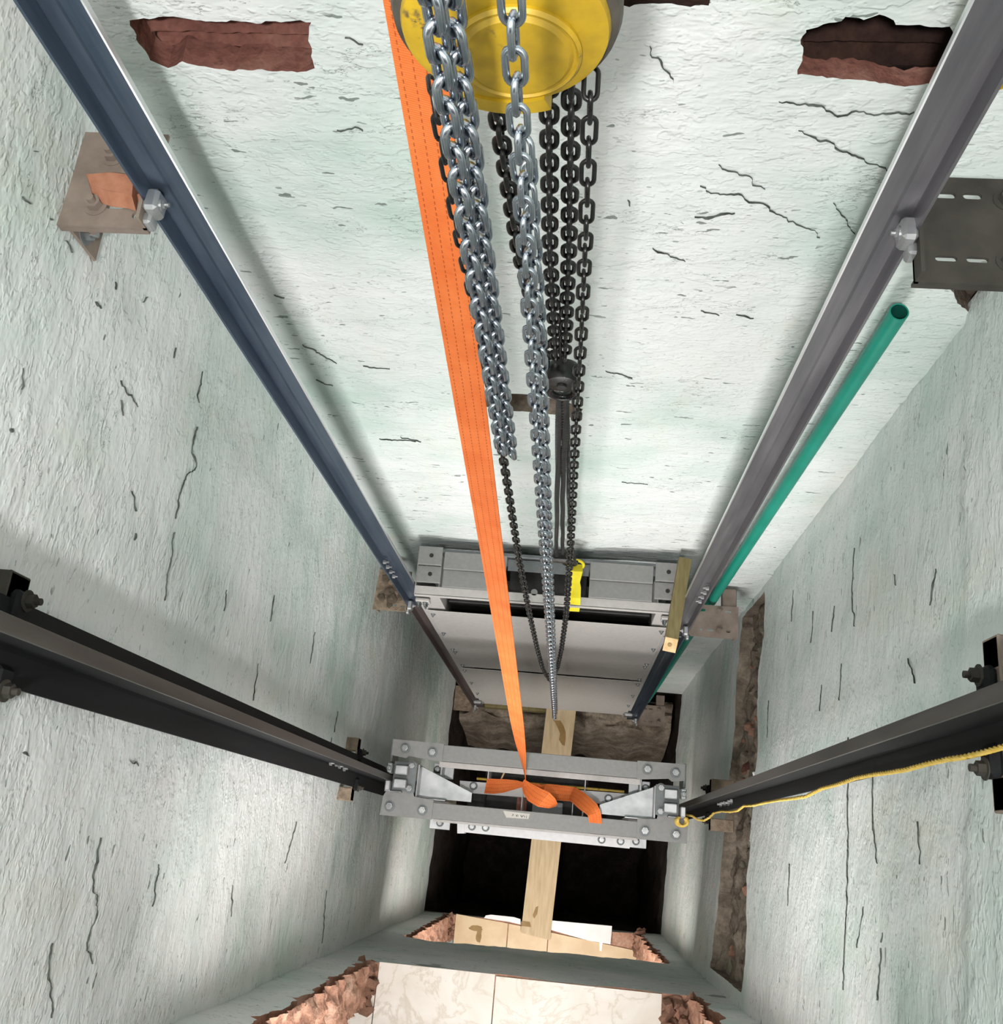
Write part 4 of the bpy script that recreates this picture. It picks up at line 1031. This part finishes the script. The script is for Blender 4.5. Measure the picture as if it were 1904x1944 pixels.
# loose loop below the knot
rows = []
for (px, py, dx, dy, z) in ((993,1484,.006,.010,ZS-.06), (1002,1497,.020,.020,ZS-.04), (1015,1509,.028,.028,ZS-.01), (1032,1518,.024,.032,ZS+.01), (1048,1525,.012,.022,ZS-.005), (1057,1528,.003,.006,ZS-.03)):
    rows.append((zp_(px, py, z), Vector((dx, dy, .012))))
ribbon('knot_loop', rows, 'webbing_orange', os_)
rows = []
for (px, py, hw, z) in ((996,1489,.006,ZS-.05), (1010,1492,.012,ZS-.04), (1022,1494,.014,ZS-.05), (1032,1498,.010,ZS-.09)):
    rows.append((zp_(px, py, z), Vector((.004, hw, 0))))
ribbon('knot_tuck', rows, 'webbing_orange', os_)
# free tail over the front channel
rows = []
for (px, py, dx, dy, z) in ((1085,1507,.012,.030,ZS-.13), (1096,1513,.022,.026,ZS-.08), (1110,1525,.024,.026,ZS-.02), (1123,1536,.024,.022,ZS+.020), (1128,1545,.028,.010,ZS+.026),
                            (1129.5,1553,.029,.002,ZS+.014), (1130,1560,.029,.0,ZS+.006), (1131,1572,.029,-.002,ZS-.03), (1133,1587,.028,-.002,ZS-.075)):
    rows.append((zp_(px, py, z), Vector((dx, dy, 0))))
ribbon('strap_tail', rows, 'webbing_orange', os_)

# yellow label-like sling end on the counterweight frame
ys = thing('yellow_sling', (-.03, 1.0, ZC), 'short bright yellow webbing sling end hanging over the grey frame', 'strap')
rows = []
for (px, py, hw, z) in ((1093,1072,.028,ZC+.05), (1094,1085,.026,ZC+.065), (1094,1098,.019,ZC+.05), (1093,1105,.017,ZC+.04), (1093,1115,.021,ZC+.03), (1092,1135,.022,ZC+.02), (1091,1150,.022,ZC-.02), (1090,1160,.021,ZC-.06)):
    rows.append((atZ(px, py, z), Vector((hw, 0, .002))))
ribbon('webbing_tail', rows, 'yellow_tag', ys, .004)
mb = MB(); c = atZ(1094, 1072, ZC + .07); mb.tube([c + Vector((.030*math.cos(t), .012*math.sin(t), .022*math.sin(t))) for t in [i*2*PI/20 for i in range(20)]], .006, 8, closed=True); mb.build('loop', 'yellow_tag', ys)
mb = MB(); c = atZ(1082, 1070, ZC + .09); mb.tube([c + Vector((.026*math.cos(t), .004, .032*math.sin(t))) for t in [PI*.9 + i*PI*1.2/14 for i in range(15)]], .008, 10); mb.cyl(c + Vector((-.03,.004,.012)), c + Vector((.03,.004,.012)), .007, 10); mb.build('shackle', 'black_chain', ys)

# ------------------------------------------------------------------ hoist
hz = atY(960, 50, .68)
ho = thing('chain_hoist', (hz.x, .75, hz.z + .12), 'worn yellow round-bodied chain hoist hanging at the top', 'hoist')
tilt = Vector((.02, -1, -.10)).normalized()
RB = .103
mb = MB(); mb.lathe(hz - tilt*.11, tilt, [(.060,0),(RB*.97,.004),(RB,.02),(RB,.096),(RB*.97,.106),(RB*.90,.110)], 56); mb.build('body', 'hoist_dark', ho, smooth=True)
mb = MB(); mb.lathe(hz, tilt, [(RB*.90,0),(RB*.905,.002),(RB*.885,.008),(RB*.80,.011),(.060,.0115),(.055,.012)], 56); mb.build('cover_ring', 'hoist_yellow', ho, smooth=True)
cc = hz + tilt*.010 + Vector((.010, 0, -.018))
mb = MB(); mb.lathe(cc, tilt, [(.0585,0),(.0585,.003),(.0555,.006),(.0535,.004),(.051,.004),(.047,.0075),(.02,.0082)], 56); mb.build('cover_cap', 'hoist_yellow', ho, smooth=True)
# cast lip at the bottom where the load chain runs in
mb = MB(); ang = [PI*1.32 + PI*.30*i/14 for i in range(15)]
def lipp(t, r, d_): return hz + tilt*d_ + Vector((math.cos(t)*r, 0, math.sin(t)*r))
vs = [lipp(t, r, d_) for t in ang for (r, d_) in ((RB*.86, .004), (RB*1.03, .002), (RB*1.03, -.05), (RB*.86, -.05))]
fs = [(k*4+i, k*4+(i+1)%4, k*4+4+(i+1)%4, k*4+4+i) for k in range(14) for i in range(4)] + [(0,1,2,3), (56,57,58,59)]
mb.add(vs, fs); mb.build('chain_guide', 'hoist_yellow', ho, smooth=True)
# rear half and top hook shank
mb = MB(); c2 = hz - tilt*.115; mb.lathe(c2, -tilt, [(.080,0),(.085,.004),(.085,.06),(.06,.07)], 40); mb.build('wheel_case', 'hoist_dark', ho, smooth=True)
mb = MB(); hk = hz - tilt*.07 + Vector((0,0,RB - .01)); mb.cyl(hk, hk + Vector((0,0,.05)), .02, 18); mb.tube([hk + Vector((.028*math.sin(t), 0, .08 - .03*math.cos(t))) for t in [i*2*PI*.85/24 for i in range(25)]], .008, 10); mb.build('top_hook', 'hoist_dark', ho, smooth=True)

# ------------------------------------------------------------------ chains
def link_mesh(name, d, w, pitch, mat, np_=16, nc=7):
    """one link: long axis Z, flat in XZ"""
    R = (w - d)/2; hl = (pitch - (w - 2*d))/2 + 0.0; hl = max(hl, .001)
    path = []
    h = np_//2
    for i in range(h+1): t = PI*i/h; path.append((R*math.cos(t), hl + R*math.sin(t)))
    for i in range(h+1): t = PI + PI*i/h; path.append((R*math.cos(t), -hl + R*math.sin(t)))
    mb = MB(); mb.tube([(x, 0, z) for x, z in path], d/2, nc, closed=True)
    me = bpy.data.meshes.new(name); me.from_pydata([tuple(v) for v in mb.v], [], mb.f)
    bm = bmesh.new(); bm.from_mesh(me); bmesh.ops.recalc_face_normals(bm, faces=bm.faces); bm.to_mesh(me); bm.free()
    me.polygons.foreach_set('use_smooth', [True]*len(me.polygons)); me.materials.append(MATS[mat]); return me
LK_Z = link_mesh('link', .0056, .0190, .0262, 'zinc_chain'); LK_ZB = link_mesh('link', .0080, .0235, .0262, 'zinc_chain'); LK_B = link_mesh('link', .0052, .0185, .0262, 'black_chain'); LK_L = link_mesh('link', .0070, .0235, .0215, 'black_chain')
def resample(path, pitch):
    path = [Vector(p) for p in path]; out = [path[0]]; rest = pitch; i = 0; cur = path[0]
    while i < len(path) - 1:
        seg = path[i+1] - cur; L = seg.length
        if L >= rest: cur = cur + seg.normalized()*rest; out.append(cur.copy()); rest = pitch
        else: rest -= L; i += 1; cur = path[i]
    return out
def chain(parent, path, pitch, me, a0=0., front=Vector((0,-1,0))):
    """links threaded along a path; alternate links turned by 90 degrees"""
    pts = resample(path, pitch)
    for i, p in enumerate(pts[:-1]):
        t = (pts[i+1] - p).normalized(); c = (p + pts[i+1])/2
        x = t.cross(front); x = x.normalized() if x.length > 1e-5 else Vector((1,0,0)); y = t.cross(x)
        a = a0 + (PI/2 if i % 2 else 0); X = x*math.cos(a) + y*math.sin(a); Y = t.cross(X)
        m4 = Matrix((X, Y, t)).transposed()
        o = bpy.data.objects.new('link', me); COL.objects.link(o); o.parent = parent
        o.location = c - Vector(parent.location); o.rotation_mode = 'QUATERNION'; o.rotation_quaternion = m4.to_quaternion()
def ucurve(a, b, zb, n=14):
    """two hanging strands joined in a rounded bottom"""
    a = Vector(a); b = Vector(b); r = (a - b).length/2; mid = (a + b)/2; pts = [a]
    A0 = Vector((a.x, a.y, zb + r)); B0 = Vector((b.x, b.y, zb + r)); pts.append(A0)
    cx = (A0 + B0)/2; half = (A0 - B0)/2
    for i in range(1, n): t = PI*i/n; pts.append(cx + half*math.cos(t) + Vector((0,0,-r*math.sin(t))))
    pts += [B0, b]; return pts
def catenary(a, b, zb, n=60):
    """deep slack loop between two points"""
    a = Vector(a); b = Vector(b); pts = []
    for i in range(n+1):
        s = 1 - 2*i/n; u = math.copysign(abs(s)**.30, s)
        u = s if abs(s) < .02 else math.copysign(abs(s)**.22, s)
        pts.append(s)
    out = []
    for s in pts:
        z_t = abs(s)
        w = (1 - (1 - z_t)**9)**.8            # horizontal opens fast near the bottom
        x = (a + b)/2 + (a - b)/2*math.copysign(w, s) if s != 0 else (a + b)/2
        top = a.z if s > 0 else b.z
        out.append(Vector((x.x, x.y, zb + (top - zb)*z_t)))
    return out
# bright zinc hand chain bunched on the left, in front of the hoist
c1 = thing('silver_chain', (-.125, .545, -1.38), 'thick bright silver chain bunch hanging in front of the orange strap side of the hoist', 'chain', 'hoist chains')
x1 = atY(852, 100, .55).x; zb1 = atY(962, 872, .55).z
chain(c1, [(x1 - .0055, .545, -.30), (x1 - .0060, .545, zb1 + .02)], .0262, LK_ZB, .78)
chain(c1, [(x1 + .0060, .556, -.3131), (x1 + .0050, .556, zb1)], .0262, LK_ZB, .78 + PI/2)
# long silver hand chain in the middle
c2 = thing('silver_chain', (-.077, .51, -4.1), 'long thin silver chain hanging through the middle, almost down to the plank', 'chain', 'hoist chains')
xa = atY(978, 100, .5).x; zb2 = atY(1052, 1366, .5).z
chain(c2, [(xa, .50, -.25), (xa - .009, .50, zb2)], .0262, LK_Z, .12)
chain(c2, [atY(1000, 265, .57), atY(1014, 470, .555), atY(1026, 650, .54), atY(1038, 950, .525), Vector((xa - .004, .512, zb2 + .12))], .0262, LK_Z, .85)
# black slack loop of the hoist
c3 = thing('black_chain', (-.09, .65, -4.0), 'thin black chain hanging in one deep loop below the hoist', 'chain', 'hoist chains')
zb3 = atY(1046, 1292, .65).z
pa_, pb_ = atY(836, 240, .65), atY(1121, 200, .65)
zs_ = [-.62, -1.0, -1.6, -2.2, -2.8, -3.3, -3.7, -3.9]
loopL = [atY(*p, .65) for p in ((830,215), (868,420), (915,640), (955,868), (985,1060), (1005,1165), (1020,1232), (1030,1268), (1038,1284))]
loopR = [atY(*p, .65) for p in ((1121,190), (1113,420), (1103,640), (1090,868), (1082,1060), (1075,1165), (1066,1232), (1058,1268), (1051,1284))]
loopL = [atY(822, 150, .715), atY(828, 195, .68)] + loopL[1:]; loopR = [atY(1124, 110, .715), atY(1121, 175, .68)] + loopR[1:]
chain(c3, loopL + [atY(1045, 1292, .65)] + loopR[::-1], .0262, LK_B, .10)
# load chain falls and hook block
c4 = thing('black_chain', (-.07, .76, -1.5), 'short heavy black load chain falls right behind the middle silver chain', 'chain', 'hoist chains')
hb = atY(1068, 722, .78)
chain(c4, [atY(936, 165, .745), atY(985, 480, .765), atY(1040, 690, .785)], .0215, LK_L, 0.)
chain(c4, [atY(1042, 150, .745), atY(1044, 480, .765), atY(1056, 690, .78)], .0215, LK_L, .0)
chain(c4, [atY(1086, 120, .745), atY(1080, 480, .765), atY(1072, 690, .78)], .0215, LK_L, .0)
bl = thing('hook_block', hb, 'black hook block at the lower end of the black load chain', 'hook')
mb = MB(); mb.lathe(hb + Vector((0,.020,.022)), (0,-1,0), [(.012,0),(.028,.003),(.031,.010),(.031,.032),(.028,.039),(.012,.042)], 30); mb.build('sheave_case', 'black_chain', bl, smooth=True)
mb = MB(); mb.cyl(hb + Vector((0,-.026,.022)), hb + Vector((0,.026,.022)), .009, 16); mb.build('pin', 'wire_rope', bl)
mb = MB(); mb.tube([hb + Vector((.024*math.sin(t), 0, -.040 + .026*math.cos(t))) for t in [i*2*PI*.86/24 for i in range(25)]], .0085, 10); mb.build('hook', 'black_chain', bl, smooth=True)
# wire rope sling from the hook to the counterweight
wr = thing('wire_sling', atY(1062, 1040, 1.06), 'dark doubled wire rope sling between hook block and grey frame', 'rope')
h0 = hb + Vector((0, .0, -.060))
def rope(parent, pts, r, mat, name, strands=3, twist=60., sub=10):
    P = [Vector(p) for p in pts]; path = []
    for i in range(len(P)-1):
        for k in range(sub): path.append(P[i].lerp(P[i+1], k/sub))
    path.append(P[-1]); mb = MB(); L = 0
    for s_ in range(strands):
        pp = []; L = 0; ref = None
        for k, p in enumerate(path):
            t = (path[min(k+1,len(path)-1)] - path[max(k-1,0)]).normalized()
            if ref is None: ref = t.orthogonal().normalized()
            ref = (ref - t*ref.dot(t)).normalized(); bi = t.cross(ref)
            if k: L += (p - path[k-1]).length
            a = L*twist + s_*2*PI/strands; pp.append(p + (ref*math.cos(a) + bi*math.sin(a))*r*.5)
        mb.tube(pp, r*.56, 6)
    return mb.build(name, mat, parent, smooth=True)
e1, e2 = atY(1056, 1048, 1.06), atY(1068, 1050, 1.07)
rope(wr, [h0 + Vector((-.006,0,0)), h0.lerp(e1, .5) + Vector((-.004,0,0)), e1, atY(1058,1062,1.06)], .0075, 'wire_rope', 'rope_leg', 3, 110., 50)
rope(wr, [h0 + Vector((.004,0,0)), h0.lerp(e2, .5), e2, atY(1070,1062,1.06)], .0075, 'wire_rope', 'rope_leg', 3, 110., 50)
rope(wr, [h0 + Vector((.006,.01,0)), h0.lerp(atY(1080,1010,1.05), .6) + Vector((.004,0,0)), atY(1084,1030,1.05), atY(1092,1070,1.04)], .0065, 'wire_rope', 'rope_leg', 3, 110., 50)
mb = MB(); c = atY(1062, 1058, 1.06); mb.bbox(c - Vector((.04,.02,.02)), c + Vector((.04,.02,.02)), .008); mb.build('clamp', 'black_chain', wr)

# ------------------------------------------------------------------ yellow cord along the right rail
yc = thing('yellow_rope', (.55, .1, ZS), 'thin yellow rope trailing down beside the black right rail, knotted at its lower end', 'rope')
cpx = [(2600,1255), (2200,1348), (1960,1404), (1904,1418), (1868,1428), (1830,1437), (1800,1441), (1760,1450), (1720,1461), (1690,1466), (1660,1470), (1625,1477), (1590,1489), (1560,1497), (1530,1512), (1505,1516), (1480,1519), (1452,1524), (1430,1529), (1412,1530), (1400,1539), (1385,1541), (1370,1540), (1356,1543), (1347,1552), (1336,1558), (1325,1556), (1314,1549), (1303,1547)]
pts = []
for i, (px, py) in enumerate(cpx):
    t = i/(len(cpx)-1); r = ray(px, py)
    tx = .655 - .03 + .0*t if i < 24 else .655 - .03 - .10*(i-23)/5
    pts.append(Vector(r*(tx/r[0])))
rope(yc, pts, .0048, 'rope_yellow', 'rope_strand', 3, 130., 14)
kc = atZ(1292, 1557, ZS + .03); mb = MB()
for s_ in range(3):
    kp = [kc + Vector((.022*math.cos(t) + s_*.004, .020*math.sin(t) - .004, .010*math.sin(t*2 + s_) + s_*.006)) for t in [PI*.75 + i*PI*1.5/20 for i in range(21)]]
    mb.tube(kp, .006, 7)
mb.build('knot', 'rope_yellow', yc, smooth=True)

# ------------------------------------------------------------------ yellow loop hanging behind the right rail at the picture edge
yl = thing('webbing_loop', atY(1900, 150, 1.15), 'yellow webbing loop peeking out behind the violet-grey rail at the right edge', 'strap')
c = atY(1906, 120, 1.13); rows = []
for i in range(17):
    t = PI + PI*i/16; rows.append((c + Vector((.022*math.cos(t), .0, .045*math.sin(t) + .01)), Vector((0, .016, 0))))
rows = [(rows[0][0] + Vector((0,0,.25)), rows[0][1])] + rows + [(rows[-1][0] + Vector((0,0,.25)), rows[-1][1])]
ribbon('loop_band', rows, 'hoist_yellow', yl, .004)
